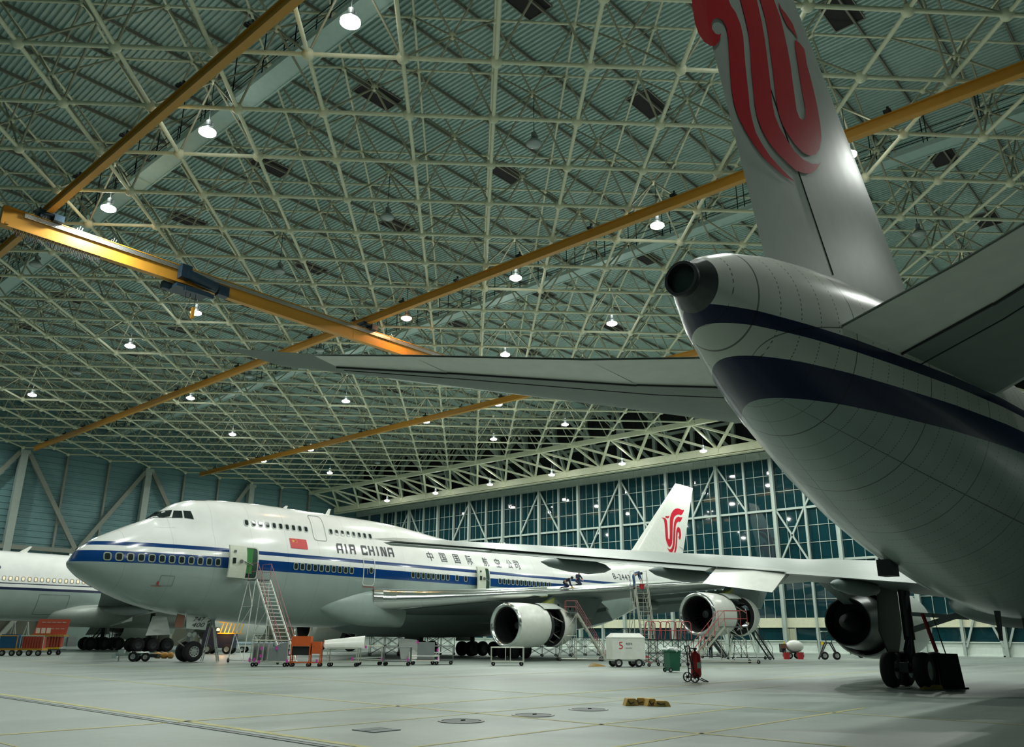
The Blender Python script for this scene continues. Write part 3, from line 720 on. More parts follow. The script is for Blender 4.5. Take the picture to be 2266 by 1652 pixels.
def star(cx, cy, r, a=PI/2): return [(cx+rr*math.cos(a+k*PI/5), cy+rr*math.sin(a+k*PI/5)) for k in range(10) for rr in [(r if k % 2 == 0 else r*.39)]]
stars = [star(13.22, 7.68, .13)]+[star(13.46+dx, 7.68+dy, .04) for dx, dy in ((-.02, .11), (.06, .05), (.06, -.05), (-.02, -.11))]
decal('national_flag', [([[(12.95, 7.18), (14.3, 7.18), (14.3, 7.86), (12.95, 7.86)]], .004), (stars, .010)], onside, ['flagred', 'yellow'], fuse, .1, .4)
# doors
def outline(x0, x1, z0, z1, w, r): return ring_polys(rrect(x0, x1, z0, z1, r), rrect(x0+w, x1-w, z0+w, z1-w, r-w*.5))
for nm, (x0, x1, z0, z1), w in (('cabin_door', (18.93, 20.0, 5.03, 6.98), .06), ('cabin_door', (43.0, 44.0, 5.2, 7.0), .05)):
    o = decal(nm, [(outline(x0, x1, z0, z1, w, .2), .012)], onside, ['white'], fuse, .15, .4)
    cxm = (x0+x1)/2
    decal('door_window', [(ring_polys([(cxm+.18+a*.9, 6.1+b*.9) for a, b in wo], [(cxm+.18+a*.9, 6.1+b*.9) for a, b in wi]), .012), ([[(cxm+.18+a*.9, 6.1+b*.9) for a, b in wi]], .006)], onside, ['wframe', 'pane'], o, .2, .5)
    decal('door_handle', [([[(cxm-.22, 5.8), (cxm-.12, 5.8), (cxm-.12, 6.25), (cxm-.22, 6.25)]], .014)], onside, ['steel'], o, .2, .5)
decal('upper_deck_door', [(outline(15.0, 16.1, 7.9, 9.75, .03, .2), .010)], onside, ['steel'], fuse, .12, .4)
decal('red_hose', [([[(19.0, 4.92), (20.05, 4.92), (20.05, 4.96), (19.0, 4.96)], [(20.0, 4.0), (20.05, 4.0), (20.05, 4.95), (20.0, 4.95)], [(19.65, 3.45), (19.7, 3.45), (20.05, 4.05), (20.0, 4.05)]], .02)], onside, ['rail'], fuse, .12, .3)
decal('service_panel', [(outline(4.55, 5.35, 4.35, 4.95, .02, .05), .01), ([[(4.2, 4.32), (4.75, 4.32), (4.75, 4.35), (4.2, 4.35)], [(4.45, 4.4), (4.6, 4.4), (4.55, 4.6), (4.45, 4.6)]], .014)], onside, ['steel', 'rail'], fuse, .12, .3)
def open_door(x0, x1, z0, z1, plug, wide):
    """doorway cut as a dark green recess with the door leaf swung out forward beside it"""
    fr = decal('doorway', [(outline(x0-.05, x1+.05, z0-.05, z1+.05, .08, .2), .03), ([rrect(x0, x1, z0, z1, .16)], .008)], onside, ['liner', 'dgreen'], fuse, .15, .3)
    y = -(jhw((x0+x1)/2, 6)+.03)
    MB().box(((x0+x1)/2-.12, y-.02, (z0+z1)/2+.1), ((x1-x0)*.45, .04, (z1-z0)*.8)).build('cabin_wall', 'green' if wide else 'dgreen', fr)
    lf = MB(); n = 10; a, b = plug
    pts = []
    for k in range(n+1):
        z = z0-.02+(z1-z0+.04)*k/n
        pts.append((z, -(jhw(x0, z)+.25)))
    for (za, ya), (zb, yb) in zip(pts, pts[1:]):
        lf.add([(a, ya-.28, za), (b, ya-.05, za), (b, yb-.05, zb), (a, yb-.28, zb), (a, ya-.13, za), (b, ya+.10, za), (b, yb+.10, zb), (a, yb-.13, zb)], [(0, 1, 2, 3), (7, 6, 5, 4), (0, 4, 5, 1), (3, 2, 6, 7), (0, 3, 7, 4), (1, 5, 6, 2)])
    d = lf.build('door_leaf', 'liner', fr)
    zc = (z0+z1)/2; yy = -(jhw(x0, zc)+.55)
    MB().box((a+.3, yy+.02, zc+.03), (.2, .04, .34)).build('door_window', 'pane', d)
    MB().tube((a+(b-a)*.6, yy+.04, zc), (a+(b-a)*.6, yy-.03, zc), .12, 14).tube((b-.25, yy+.1, zc+.02), (b+.5, y-.15, zc-.15), .035, 6).box((a+.35, yy+.1, z1-.35), (.15, .05, .14)).build('door_gear', 'steel', d)
open_door(9.45, 10.45, 5.03, 6.95, (8.25, 9.55), True)
open_door(31.3, 32.05, 5.2, 7.02, (30.2, 31.35), False)
# cockpit
def gl(poly, y): return [Vector((u, -y, v)) for u, v in poly]
def cock(poly): return decal('cockpit_window', [([poly], .012)], onside, ['pane'], fuse, .1, .2)
cock([(4.22, 8.42), (5.22, 8.60), (5.48, 9.07), (4.85, 8.97)]); cock([(5.30, 8.52), (5.86, 8.56), (5.90, 9.02), (5.52, 9.02)]); cock([(5.96, 8.56), (6.50, 8.52), (6.40, 9.04), (5.98, 9.04)])
decal('crown_hatch', [([[(7.2, 9.93), (7.9, 9.99), (7.9, 10.05), (7.2, 9.99)]], .02)], onside, ['dark'], fuse, .1, .2)
MB().tube((4.0, -1.6, 8.38), (5.1, -1.85, 8.46), .02, 5).build('wiper', 'dsteel', fuse)
for x, h in ((13.9, .22), (17.6, .45), (37.0, .45)):
    z = jsec(x)[0]; MB().prism([(x, -.03, z-.05), (x+.35, -.03, z-.05), (x+.45, -.03, z+h), (x+.28, -.03, z+h)], (0, .06, 0)).build('blade_antenna', 'white', fuse)
# wings (left wing towards the camera, right wing beyond)
def wz(s): return 3.55+.092*s
def wle(s): return 17.9+.95*s if s > 4 else 21.7-(4-s)*.75
def jwing(sg):
    secs = []
    for s, ch, tc in ((1.5, 18.5, .105), (3.2, 16.6, .108), (7.5, 12.8, .102), (12.0, 9.2, .098), (20, 7.0, .10), (28, 5.0, .095), (32.0, 4.1, .09)):
        secs.append((wle(s), sg*s, wz(s)+.1, ch, tc, .03-.0015*s))
    return wing(secs, n=14)
for sg, nm in ((-1, 'wing'), (1, 'wing')):
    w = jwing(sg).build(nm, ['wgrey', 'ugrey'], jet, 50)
    if sg < 0: lw_ = w
    wl_ = MB().prism([(wle(32)+1.2, sg*32.0, wz(32)), (wle(32)+4.2, sg*32., wz(32)), (wle(32)+5.4, sg*32.8, wz(32)+1.9), (wle(32)+4.4, sg*32.8, wz(32)+1.9)], (0, .12, 0)).build('winglet', 'white', w)
    le = MB(); ss = [3.2+.9*k for k in range(32)]
    for a, b in zip(ss, ss[1:]): le.tube((wle(a)+.16, sg*a, wz(a)+.12), (wle(b)+.16, sg*b, wz(b)+.12), .30-.007*a, 12, r2=.30-.007*b, cap=False)
    le.build('leading_edge', 'silver', w, 60)
    fl_ = MB()
    for s0, s1 in ((4.0, 10.8), (13.2, 19.0)):
        for da, db, sc, dr in ((.0, 0, 1., .35), (1., -.55, .8, .75)):
            P = []
            for s in (s0, s1):
                ch = interp(s, [1.5, 3.2, 7.5, 12, 20, 28], [18.5, 16.6, 12.8, 9.2, 7., 5.]); x = wle(s)+ch*.86+da*ch*.1; z = wz(s)-.25+db*ch*.09; c = ch*.15*sc
                P.append([(x, sg*s, z+.18), (x+c*math.cos(dr), sg*s, z-c*math.sin(dr)), (x, sg*s, z-.12)])
            fl_.add(P[0]+P[1], [(0, 1, 2), (5, 4, 3), (0, 3, 4, 1), (1, 4, 5, 2), (2, 5, 3, 0)])
    fl_.build('trailing_flap', 'ugrey', w)
    for s in (6.5, 9.4, 14.2, 17.8):
        ch = interp(s, [1.5, 3.2, 7.5, 12, 20, 28], [18.5, 16.6, 12.8, 9.2, 7., 5.]); x = wle(s)+ch*.62
        MB().lathe([(0, .02), (.6, .28), (1.8, .40), (3.2, .34), (4.4, .14), (4.9, .01)], o=(x, sg*s, wz(s)-.75), ax='x', n=12).build('flap_track_fairing', 'ugrey', w, 50)
MB().lathe([(16.4, .05), (18.0, .9), (20, 1.5), (23, 1.75), (30, 1.8), (38, 1.6), (43, .9), (46, .1)], o=(0, 0, 3.3), ax='x', n=24).build('wing_body_fairing', 'ugrey', jet, 60)
for sg in (-1, 1):
    gl_ = MB(); P = [(20.3, 2.75, 4.12, .84), (20.9, 3.1, 4.12, .83), (21.7, 3.8, 4.14, .76), (23.0, 5.2, 4.2, .64), (25.2, 7.6, 4.38, .50), (29.2, 11.8, 4.75, .36)]
    for (x0, y0, z0, r0), (x1, y1, z1, r1) in zip(P, P[1:]): gl_.tube((x0, sg*y0, z0), (x1, sg*y1, z1), r0, 24, 0, r1, False)
    gl_.build('wing_root_glove', 'silver', jet, 70)
    fi = MB(); P = [(15.4, 2.15, 3.70, 3.90, .05), (16.2, 2.2, 3.25, 4.15, .30), (17.2, 2.28, 2.85, 4.42, .52), (18.4, 2.4, 2.5, 4.70, .74), (19.4, 2.5, 2.32, 4.87, .86), (20.35, 2.6, 2.25, 4.97, .92), (23, 2.6, 2.2, 4.3, .8)]; n = 28
    vs_ = [(x0, sg*(y0+w0*math.cos(2*PI*k/n)), (zb0+zt0)/2+(zt0-zb0)/2*math.sin(2*PI*k/n)) for x0, y0, zb0, zt0, w0 in P for k in range(n)]
    fi.add(vs_, [(j*n+k, j*n+(k+1) % n, (j+1)*n+(k+1) % n, (j+1)*n+k) for j in range(len(P)-1) for k in range(n)])
    fi.build('root_fillet', 'jetgrey', jet, 70)
MB().lathe([(0, .001), (0, .16)], o=(24.0, -5.62, 4.28), ax='y', n=16).lathe([(0, .001), (0, .2)], o=(25.6, -7.25, 4.4), ax='y', n=16).build('landing_light', 'pane', jet)
# fin, stabilisers
fin = wing([(56.1, 0, 9.0, 12.3, .10, 0), (67.97, 0, 19.45, 4.3, .085, 0)], n=12)
def foil_y(t, z, secs):
    (x0, _, z0, c0, t0, _), (x1, _, z1, c1, t1, _) = secs
    k = (z-z0)/(z1-z0); q = (t-(x0+(x1-x0)*k))/(c0+(c1-c0)*k); tc = t0+(t1-t0)*k; q = min(1, max(0, q))
    return (c0+(c1-c0)*k)*5*tc*(.2969*math.sqrt(q)-.126*q-.3516*q*q+.2843*q**3-.1036*q**4)
def fin_mesh(secs, n=12):
    """vertical aerofoil loft: chord along x, thickness across y, rising with z"""
    mb = MB(); xs = [(1-math.cos(PI*i/n))/2 for i in range(n+1)]; rings = []
    for (x, y, z, c, t, _) in secs:
        th = lambda q: c*5*t*(.2969*math.sqrt(q)-.126*q-.3516*q*q+.2843*q**3-.1036*q**4)
        rings.append([(x+c*q, y-th(q), z) for q in xs]+[(x+c*q, y+th(q), z) for q in xs[-2:0:-1]])
    L = len(rings[0]); fs = []
    for j in range(len(rings)-1):
        for i in range(L): fs.append((j*L+i, j*L+(i+1) % L, (j+1)*L+(i+1) % L, (j+1)*L+i))
    fs += [tuple(range(L)), tuple(range((len(rings)-1)*L, len(rings)*L))]
    return mb.add([v for r in rings for v in r], fs)
FS = [(56.1, 0, 9.0, 11.9, .10, 0), (67.97, 0, 19.45, 4.2, .085, 0)]
fin = fin_mesh(FS).build('fin', 'white', jet, 50)
phoenix = [
 [(183, 472), (232, 478), (290, 490), (325, 520), (348, 570), (360, 680), (372, 900), (378, 1080), (392, 1125), (415, 1150), (435, 1120), (440, 1000), (438, 800), (440, 600), (452, 470), (490, 350), (550, 260), (620, 205), (690, 192), (760, 205), (820, 232), (880, 240), (918, 228), (905, 290), (870, 350), (820, 400), (770, 385), (710, 378), (650, 400), (590, 455), (555, 540), (540, 680), (530, 900), (528, 1130), (515, 1260), (480, 1340), (435, 1375), (390, 1340), (340, 1240), (310, 1150), (295, 1020), (285, 800), (272, 620), (255, 520), (215, 492)],
 [(300, 465), (312, 432), (345, 430), (385, 438), (408, 425), (428, 408), (425, 450), (405, 490), (370, 500), (330, 478)],
 [(345, 1380), (400, 1432), (440, 1445), (490, 1420), (530, 1350), (552, 1230), (560, 1050), (565, 800), (580, 640), (610, 540), (660, 475), (720, 445), (780, 460), (830, 465), (868, 445), (850, 510), (815, 570), (780, 605), (720, 595), (670, 640), (640, 720), (628, 850), (622, 1050), (612, 1280), (590, 1420), (540, 1520), (490, 1555), (430, 1510), (380, 1440)],
 [(580, 1565), (620, 1440), (640, 1300), (650, 1100), (652, 950), (665, 840), (695, 775), (730, 758), (770, 785), (800, 840), (820, 920), (828, 1010), (820, 1090), (800, 1140), (770, 1130), (745, 1080), (735, 1035), (762, 1045), (765, 970), (740, 920), (710, 912), (700, 1000), (695, 1200), (685, 1380), (660, 1490), (632, 1562)]]
def to_fin(q):
    out = []
    for a, b in q:
        p = ony(1450+a/13.767, 1110+b/13.767, YN-.35); out.append((p.x-XN, p.z))
    return out
decal('phoenix_emblem', [([to_fin(q) for q in phoenix], .0)], lambda u, v, l: Vector((u, -(foil_y(u, v, FS)+.03), v)), ['logo'], fin, .5, .4)
MB().tube((67.9, -.13, 11.9), (69.3, -.06, 11.6), .02, 4).build('rudder_seam', 'steel', fin)
for sg in (-1, 1):
    wing([(58.4, sg*1.0, 7.35, 9.5, .10, 0), (60.6, sg*3., 7.55, 8.2, .10, 0), (66.5, sg*11., 8.5, 2.6, .09, 0)], n=10).build('tailplane', 'wgrey', jet, 50)
# engines
def engine(x, y, z, rsec, opened):
    e = bpy.data.objects.new('engine', None); C.objects.link(e); e.parent = jet; e.location = (x, y, z)
    MB().lathe([(2.0, 1.09), (1.2, 1.10), (.5, 1.12), (.28, 1.15)], ax='x', n=48).build('inlet_liner', 'liner_shade', e, 60)  # barrel coloured near black, carrying the shade inside the intake
    mb = MB().lathe([(.0, 1.38), (.12, 1.45), (.6, 1.50), (1.4, 1.52), (2.4, 1.50), (3.35, 1.42)], ax='x', n=48)
    c = mb.build('inlet_cowl', 'white', e, 60)
    MB().lathe([(.30, 1.145), (.12, 1.195), (-.025, 1.30), (-.03, 1.34), (.0, 1.395), (.13, 1.462)], ax='x', n=48).build('inlet_lip', 'silver', e, 60)
    MB().lathe([(1.25, .02), (1.3, .25), (1.65, .42)], ax='x', n=20).build('spinner', 'dsteel', e, 50)
    fn = MB()
    for k in range(22):
        a = k*2*PI/22; ca, sa = math.cos(a), math.sin(a)
        f = lambda r, da, dx: (1.65+dx, r*math.cos(a+da), r*math.sin(a+da))
        fn.add([f(.38, -.10, -.12), f(.38, .12, .12), f(1.09, .14, .20), f(1.09, -.08, -.10)], [(0, 1, 2, 3)])
    fn.lathe([(2.0, .01), (2.0, 1.10)], ax='x', n=24)
    fn.build('fan', 'fan', e)  # blade colour darkened to stand for shade deep in the intake
    MB().lathe([(3.0, 1.28), (3.9, 1.25), (4.0, 1.18), (4.05, .85)], ax='x', n=40).lathe([(3.45, 1.3), (3.5, 1.3)], ax='x', n=40).lathe([(3.75, 1.29), (3.8, 1.29)], ax='x', n=40).build('fan_case', 'soot', e, 50)
    co = MB().lathe([(4.0, .75), (4.6, .62), (5.4, .66), (6.3, .72)], ax='x', n=24)
    rnd = random.Random(int(y))
    for k in range(16):
        a = rnd.uniform(0, 2*PI); r = rnd.uniform(.72, 1.0); b = a+rnd.uniform(-.5, .5)
        co.tube((3.9, r*math.cos(a), r*math.sin(a)), (rnd.uniform(4.8, 5.6), r*.9*math.cos(b), r*.9*math.sin(b)), .04, 5)
    co.build('core', 'engine', e, 40)
    st = MB()
    for a in (-2.2, -2.7, 2.6): st.tube((3.9, 1.2*math.cos(a), 1.2*math.sin(a)), (5.1, 1.25*math.cos(a+.4), 1.25*math.sin(a+.4)), .035, 5)
    st.build('hold_open_strut', 'tube', e)
    gap = .35 if opened else .2
    x0, x1 = (4.9, 6.35) if not opened else (6.1, 7.5)
    rv = MB().lathe([(x0, 1.38), (x0, 1.46), (x0+.5, 1.45), (x0+1.0, 1.33), (x1, 1.16), (x1, 1.06), (x0+.6, 1.28), (x0, 1.38)], ax='x', n=44, a0=PI/2+gap-.1, a1=PI*2.5-gap+.1)
    rv.build('reverser_cowl', 'white', e, 60)
    MB().lathe([(x0-.02, 1.10), (x0-.02, 1.40)], ax='x', n=40).lathe([(x0-.02, 1.1), (x1-.2, .95)], ax='x', n=40).build('reverser_duct', 'engine', e, 40)
    MB().lathe([(x1-.3, 1.0), (x1+.2, .92), (x1+.75, .78), (x1+.75, .70), (x1, .8)], ax='x', n=32).build('exhaust_nozzle', 'bluegrey', e, 60)
    MB().lathe([(x1+.4, .45), (x1+1.3, .12), (x1+1.5, .01)], ax='x', n=20).build('exhaust_plug', 'soot', e, 60)
    zt = wz(-y)-z-.3 if y < 0 else wz(y)-z-.3
    py = MB().prism([(4.2, -.22, 1.25), (9.8, -.22, .6), (11.2, -.22, zt+.1), (5.9, -.22, zt+.45), (5.0, -.22, zt+.25)], (0, .44, 0))
    p = py.build('pylon', 'ugrey', e)
    hl = MB()
    for hx, hz in ((5.6, 1.45), (7.0, 1.25), (7.6, 1.25)): hl.tube((hx, -.235, hz), (hx, -.21, hz), .11, 12)
    hl.build('access_hole', 'dark', p)
    MB().prism([(4.1, -.3, 1.35), (5.0, -.3, 1.6), (5.1, -.3, zt+.1), (4.3, -.3, 1.6)], (0, .6, 0)).build('pylon_front', 'zinc', e)
    # fan cowl panel propped open above the gap
    MB().lathe([(3.0, 1.50), (4.9, 1.56)], ax='x', n=14, a0=PI*.5-.05, a1=PI*.5+.75).lathe([(3.0, 1.54), (4.9, 1.60)], ax='x', n=14, a0=PI*.5-.05, a1=PI*.5+.75).build('fan_cowl', 'wgrey', e, 50)
    return e
engine(24.72, -11.7, 2.38, 1.4, False); engine(34.75, -20.8, 3.23, 1.4, True); engine(24.3, 11.7, 2.38, 1.4, False); engine(34.75, 20.8, 3.23, 1.4, True)
# landing gear
def wheel(mb, c, r, w, n=28):
    c = Vector(c)
    mb.lathe([(-w*.5, r*.52), (-w*.5, r*.84), (-w*.36, r*.97), (0, r), (w*.36, r*.97), (w*.5, r*.84), (w*.5, r*.52)], o=c, ax='y', n=n)
def wheelset(parent, c, r, w, name='wheel', rimmat='hub'):
    a = MB(); wheel(a, (0, 0, 0), r, w); t = a.build(name, 'tyre', parent, 50, loc=c)
    h = MB().lathe([(-w*.42, .02), (-w*.36, r*.2), (-w*.46, r*.5), (-w*.50, r*.53), (w*.50, r*.53), (w*.46, r*.5), (w*.36, r*.2), (w*.42, .02)], ax='y', n=24)
    h.build('rim', rimmat, t, 30)
    if r > .5:
        sl = MB()
        for k in range(9):
            an_ = k*2*PI/9; sl.tube((r*.38*math.cos(an_), -w*.475, r*.38*math.sin(an_)), (r*.38*math.cos(an_), -w*.44, r*.38*math.sin(an_)), r*.06, 8)
        sl.build('rim_vent', 'black', t)
    return t
ng = bpy.data.objects.new('nose_gear', None); C.objects.link(ng); ng.parent = jet; ng.location = (8.2, 0, 0)
for s in (-.46, .46): wheelset(ng, (0, s, .62), .62, .44)
MB().tube((0, 0, .6), (0, 0, 2.9), .13, 14).tube((0, -.5, .62), (0, .5, .62), .08, 10).box((0, 0, 1.35), (.3, .5, .35)).tube((.15, -.25, 1.7), (.15, .25, 1.7), .09, 10).build('strut', 'hub', ng, 40)
MB().bar((-.1, -.1, 1.6), (-.85, -.1, 1.2), .1, .06).bar((-.85, -.1, 1.2), (-.15, -.1, .75), .1, .06).build('torque_link', 'hub', ng)
MB().tube((0, 0, 1.9), (1.8, 0, 2.7), .07, 8).box((-.25, -.2, 1.9), (.25, .3, .25)).build('drag_brace', 'hub', ng)
d = MB().prism([(-.75, -.75, 1.98), (.55, -.75, 1.9), (.62, -.8, 2.72), (-.85, -.8, 2.8)], (0, .05, 0)).build('gear_door', 'wgrey', ng)
decal('door_numerals', [(fit_polys(text_polys('747', 1, .35), -.38, .42, 2.42, 2.68), 0), (fit_polys(text_polys('400', 1, .35), -.42, .42, 2.08, 2.34), 0)], lambda u, v, l: Vector((u, -.79-.06*(v-1.9), v)), ['textdark', 'textdark'], d, 5, 5)
MB().prism([(-1.5, -.7, 2.05), (-.95, -.7, 2.0), (-.9, -.7, 2.75), (-1.4, -.7, 2.85)], (0, .05, 0)).build('gear_door', 'brownred', ng)
MB().tube((-.35, -.5, 1.62), (-.35, -.42, 1.62), .14, 14).tube((-.05, -.5, 1.62), (-.05, -.42, 1.62), .14, 14).build('taxi_light', 'silver', ng, 40)
for gx, gy in ((32.6, -5.5), (35.4, -1.9), (35.4, 1.9), (32.6, 5.5)):
    g = bpy.data.objects.new('main_gear', None); C.objects.link(g); g.parent = jet; g.location = (gx, gy, 0)
    for a in (-.73, .73):
        for b in (-.56, .56): wheelset(g, (a, b, .62), .62, .48, 'wheel', 'dsteel')
    MB().box((0, 0, .65), (1.7, .25, .25)).tube((-.73, -.6, .62), (-.73, .6, .62), .07, 8).tube((.73, -.6, .62), (.73, .6, .62), .07, 8).build('bogie_beam', 'dsteel', g)
    MB().tube((0, 0, .65), (0, 0, 3.4), .2, 14).tube((.1, 0, 1.6), (1.6, 0, 3.2), .09, 8).build('strut', 'dsteel', g, 40)
    MB().box((0, (-.95 if gy < 0 else .95), 2.1), (2.2, .05, 1.7)).build('gear_door', 'ugrey', g)
# ------------------------------------------------------------------ twin jet, tail towards the camera
L7 = 47.2; XT, Y7 = 9.1, 5.1
twin = thing('twin_jet', 'big near twin jet seen from under its tail cone, dark red emblem on the fin', 'airplane', (XT+L7, Y7, 0), PI)
D7 = [0, .5, 1, 2, 3, 4, 6, 8, 10, 13, 16, 19, 22, 40, 43, 45, 46.3, 47.0, 47.2]
B7 = [6.05, 5.80, 5.50, 5.04, 4.68, 4.38, 3.83, 3.37, 2.98, 2.50, 2.21, 2.12, 2.10, 2.1, 2.3, 2.9, 3.6, 4.3, 4.6]
T7 = [6.47, 6.78, 7.0, 7.30, 7.5, 7.64, 7.80, 7.86, 7.86, 7.84, 7.80, 7.76, 7.72, 7.6, 7.2, 6.5, 5.9, 5.2, 4.9]
W7 = [.20, .43, .63, .92, 1.17, 1.38, 1.77, 2.08, 2.30, 2.46, 2.515, 2.515, 2.515, 2.515, 2.3, 1.8, 1.2, .5, .1]
def tsec(d): return interp(d, D7, B7), interp(d, D7, T7), interp(d, D7, W7)
def thw(t, z):
    zb, zt, w = tsec(L7-t); zc = (zb+zt)/2; q = (z-zc)/((zt-zb)/2); return w*math.sqrt(max(0, 1-q*q))
def body(secs, n=44):
    """secs: (t, zb, zt, w)"""
    vs = []
    for t, zb, zt, w in secs:
        zc = (zb+zt)/2
        vs += [(t, w*math.cos(2*PI*k/n), zc+(zt-zb)/2*math.sin(2*PI*k/n)) for k in range(n)]
    fs = [(j*n+i, j*n+(i+1) % n, (j+1)*n+(i+1) % n, (j+1)*n+i) for j in range(len(secs)-1) for i in range(n)]
    fs += [tuple(range(n)), tuple(range((len(secs)-1)*n, len(secs)*n))]
    return MB().add(vs, fs)
ds = [.34, .42, .5, .6, .7, .85, 1.0, 1.3, 1.6, 2, 2.5, 3, 3.5, 4, 4.6, 5.2, 6, 7, 8, 9, 10, 11.5, 13, 14.5, 16, 17.5, 19, 22, 26, 30, 34, 38, 40, 41.5, 43, 44, 45, 45.7, 46.3, 46.7, 47.0, 47.2]
PT = paint('twin_paint', [(0, GREYP), (4.97, NAVY), (5.43, (.62, .64, .58)), (5.74, NAVY), (5.95, (.70, .72, .67))], 12.0, (.42, .020, 26), 5.2, .28, .72, (.9, 2.25, -2.75), .15)
tf = body([(L7-d,)+tsec(d) for d in ds], 56).build('fuselage', PT, twin, 60)
body([(L7-d,)+tsec(d) for d in (.04, .14, .24, .34)], 40).build('tail_cone', 'soot', tf, 60)
MB().lathe([(L7-.05, .24), (L7+.02, .26), (L7+.06, .25), (L7+.06, .21), (L7-.3, .19), (L7-.3, .02)], o=(0, 0, 6.26), ax='x', n=28).build('exhaust_pipe', 'dsteel', tf, 40)
# fin
F7 = [(35.1, 0, 7.2, 9.2, .10, 0), (43.25, 0, 15.9, 4.3, .09, 0)]
f7 = fin_mesh(F7, 14).build('fin', 'wgrey', twin, 50)
logo7 = [
 [(120, -100), (130, 0), (150, 120), (180, 210), (230, 290), (290, 330), (325, 330), (350, 295), (360, 225), (345, 238), (320, 225), (295, 180), (288, 130), (300, 95), (330, 90), (365, 120), (395, 190), (410, 280), (425, 420), (440, 560), (460, 720), (485, 850), (520, 970), (575, 1100), (640, 1230), (710, 1350), (790, 1450), (870, 1540), (950, 1600), (900, 1540), (830, 1450), (760, 1350), (700, 1240), (650, 1130), (620, 1020), (595, 900), (580, 780), (565, 680), (545, 540), (530, 420), (515, 280), (490, 170), (450, 60), (415, 0), (370, -120), (220, -200)],
 [(490, 0), (520, 120), (550, 250), (570, 400), (585, 560), (610, 740), (625, 860), (650, 990), (690, 1110), (740, 1220), (810, 1330), (880, 1420), (950, 1500), (1010, 1530), (1060, 1535), (1100, 1500), (1130, 1440), (1110, 1455), (1060, 1450), (1000, 1410), (930, 1330), (870, 1220), (815, 1110), (775, 1000), (750, 880), (735, 760), (715, 620), (695, 480), (670, 320), (640, 160), (605, 0), (545, -250), (430, -250)],
 [(630, 0), (665, 130), (690, 260), (710, 400), (735, 560), (755, 700), (775, 850), (800, 980), (835, 1090), (880, 1180), (930, 1270), (990, 1345), (1040, 1378), (1085, 1370), (1115, 1320), (1127, 1220), (1115, 1100), (1090, 950), (1060, 800), (1030, 670), (1005, 570), (995, 490), (985, 430), (940, 370), (905, 345), (900, 380), (920, 510), (945, 680), (970, 830), (995, 960), (1000, 1040), (980, 1062), (955, 1040), (930, 970), (915, 870), (895, 740), (870, 560), (845, 420), (815, 280), (785, 150), (735, 0), (670, -250), (560, -250)],
 [(765, 0), (790, 60), (830, 110), (885, 200), (915, 290), (930, 345), (890, 280), (840, 220), (800, 130), (770, 40)]]
def to_fin7(q):
    out = []
    for a, b in q:
        p = ony(1540+a/4.0306, b/4.0306, Y7-.34); out.append((XT+L7-p.x, p.z))
    return out
decal('phoenix_emblem', [([to_fin7(q) for q in logo7], 0)], lambda u, v, l: Vector((u, foil_y(u, v, F7)+.02, v)), ['logo'], f7, .4, .3)
def fline(p, q, nm, r=.016):
    a = ony(p[0], p[1], Y7-.36); b = ony(q[0], q[1], Y7-.36); mb = MB(); n = 14
    for k in range(n):
        u = a.lerp(b, k/n); v = a.lerp(b, (k+1)/n)
        mb.tube((XT+L7-u.x, foil_y(XT+L7-u.x, u.z, F7)+.003, u.z), (XT+L7-v.x, foil_y(XT+L7-v.x, v.z, F7)+.003, v.z), r, 5)
    mb.build(nm, 'dsteel', f7)
fline((1660, -20), (1856, 605), 'rudder_hinge_line'); 
# tailplane: right (near) and left
SEC = [(1.0, 9.3, 2.75, 6.10, .12), (3, 7.3, 1.85, 6.28, .11), (6, 3.7, .35, 6.64, .10), (7.9, 1.45, -.5, 6.86, .10), (9.31, -.15, -1.69, 7.0, .08)]
for sg in (1, -1):
    wm = wing([(L7-a, sg*s, z, a-b, tc, 0) for s, a, b, z, tc in SEC], n=16)
    for q_ in range(3): 
        for i_ in range(16, 32): wm.m[q_*32+i_] = 1 if 22 <= i_ <= 28 else 0
    st = wm.build('tailplane', ['wgrey', 'dkgrey'], twin, 50)
    el = []
    for s, a, b, z, tc in SEC[:4]: el.append((s, L7-b-(a-b)*.28, L7-b, z))
    mb = MB(); 
    for (s0, x0, e0, z0), (s1, x1, e1, z1) in zip(el, el[1:]):
        mb.add([(x0, sg*s0, z0-.13), (e0-.02, sg*s0, z0-.035), (e1-.02, sg*s1, z1-.035), (x1, sg*s1, z1-.12)], [(0, 1, 2, 3)])
        mb.add([(x0, sg*s0, z0-.118), (e0-.02, sg*s0, z0-.025), (e1-.02, sg*s1, z1-.025), (x1, sg*s1, z1-.108)], [(3, 2, 1, 0)])
    mb.build('elevator', 'white', st)
    sm = MB()
    for (s0, x0, e0, z0), (s1, x1, e1, z1) in zip(el, el[1:]): sm.bar((x0, sg*s0, z0-.15), (x1, sg*s1, z1-.14), .03, .03)
    for (s0, a0, b0, z0, _), (s1, a1, b1, z1, _) in zip(SEC[:4], SEC[1:4]): 
        x0 = L7-a0+(a0-b0)*.62; x1 = L7-a1+(a1-b1)*.62; sm.bar((x0, sg*s0, z0-.235+.01*s0), (x1, sg*s1, z1-.235+.01*s1), .02, .015)
    sm.build('panel_seam', 'dsteel', st)
    lp = MB()
    for (s0, a0, b0, z0, _), (s1, a1, b1, z1, _) in zip(SEC[:4], SEC[1:4]): lp.tube((L7-a0+.04, sg*s0, z0), (L7-a1+.04, sg*s1, z1), .07, 8)
    lp.build('leading_edge', 'silver', st, 50)
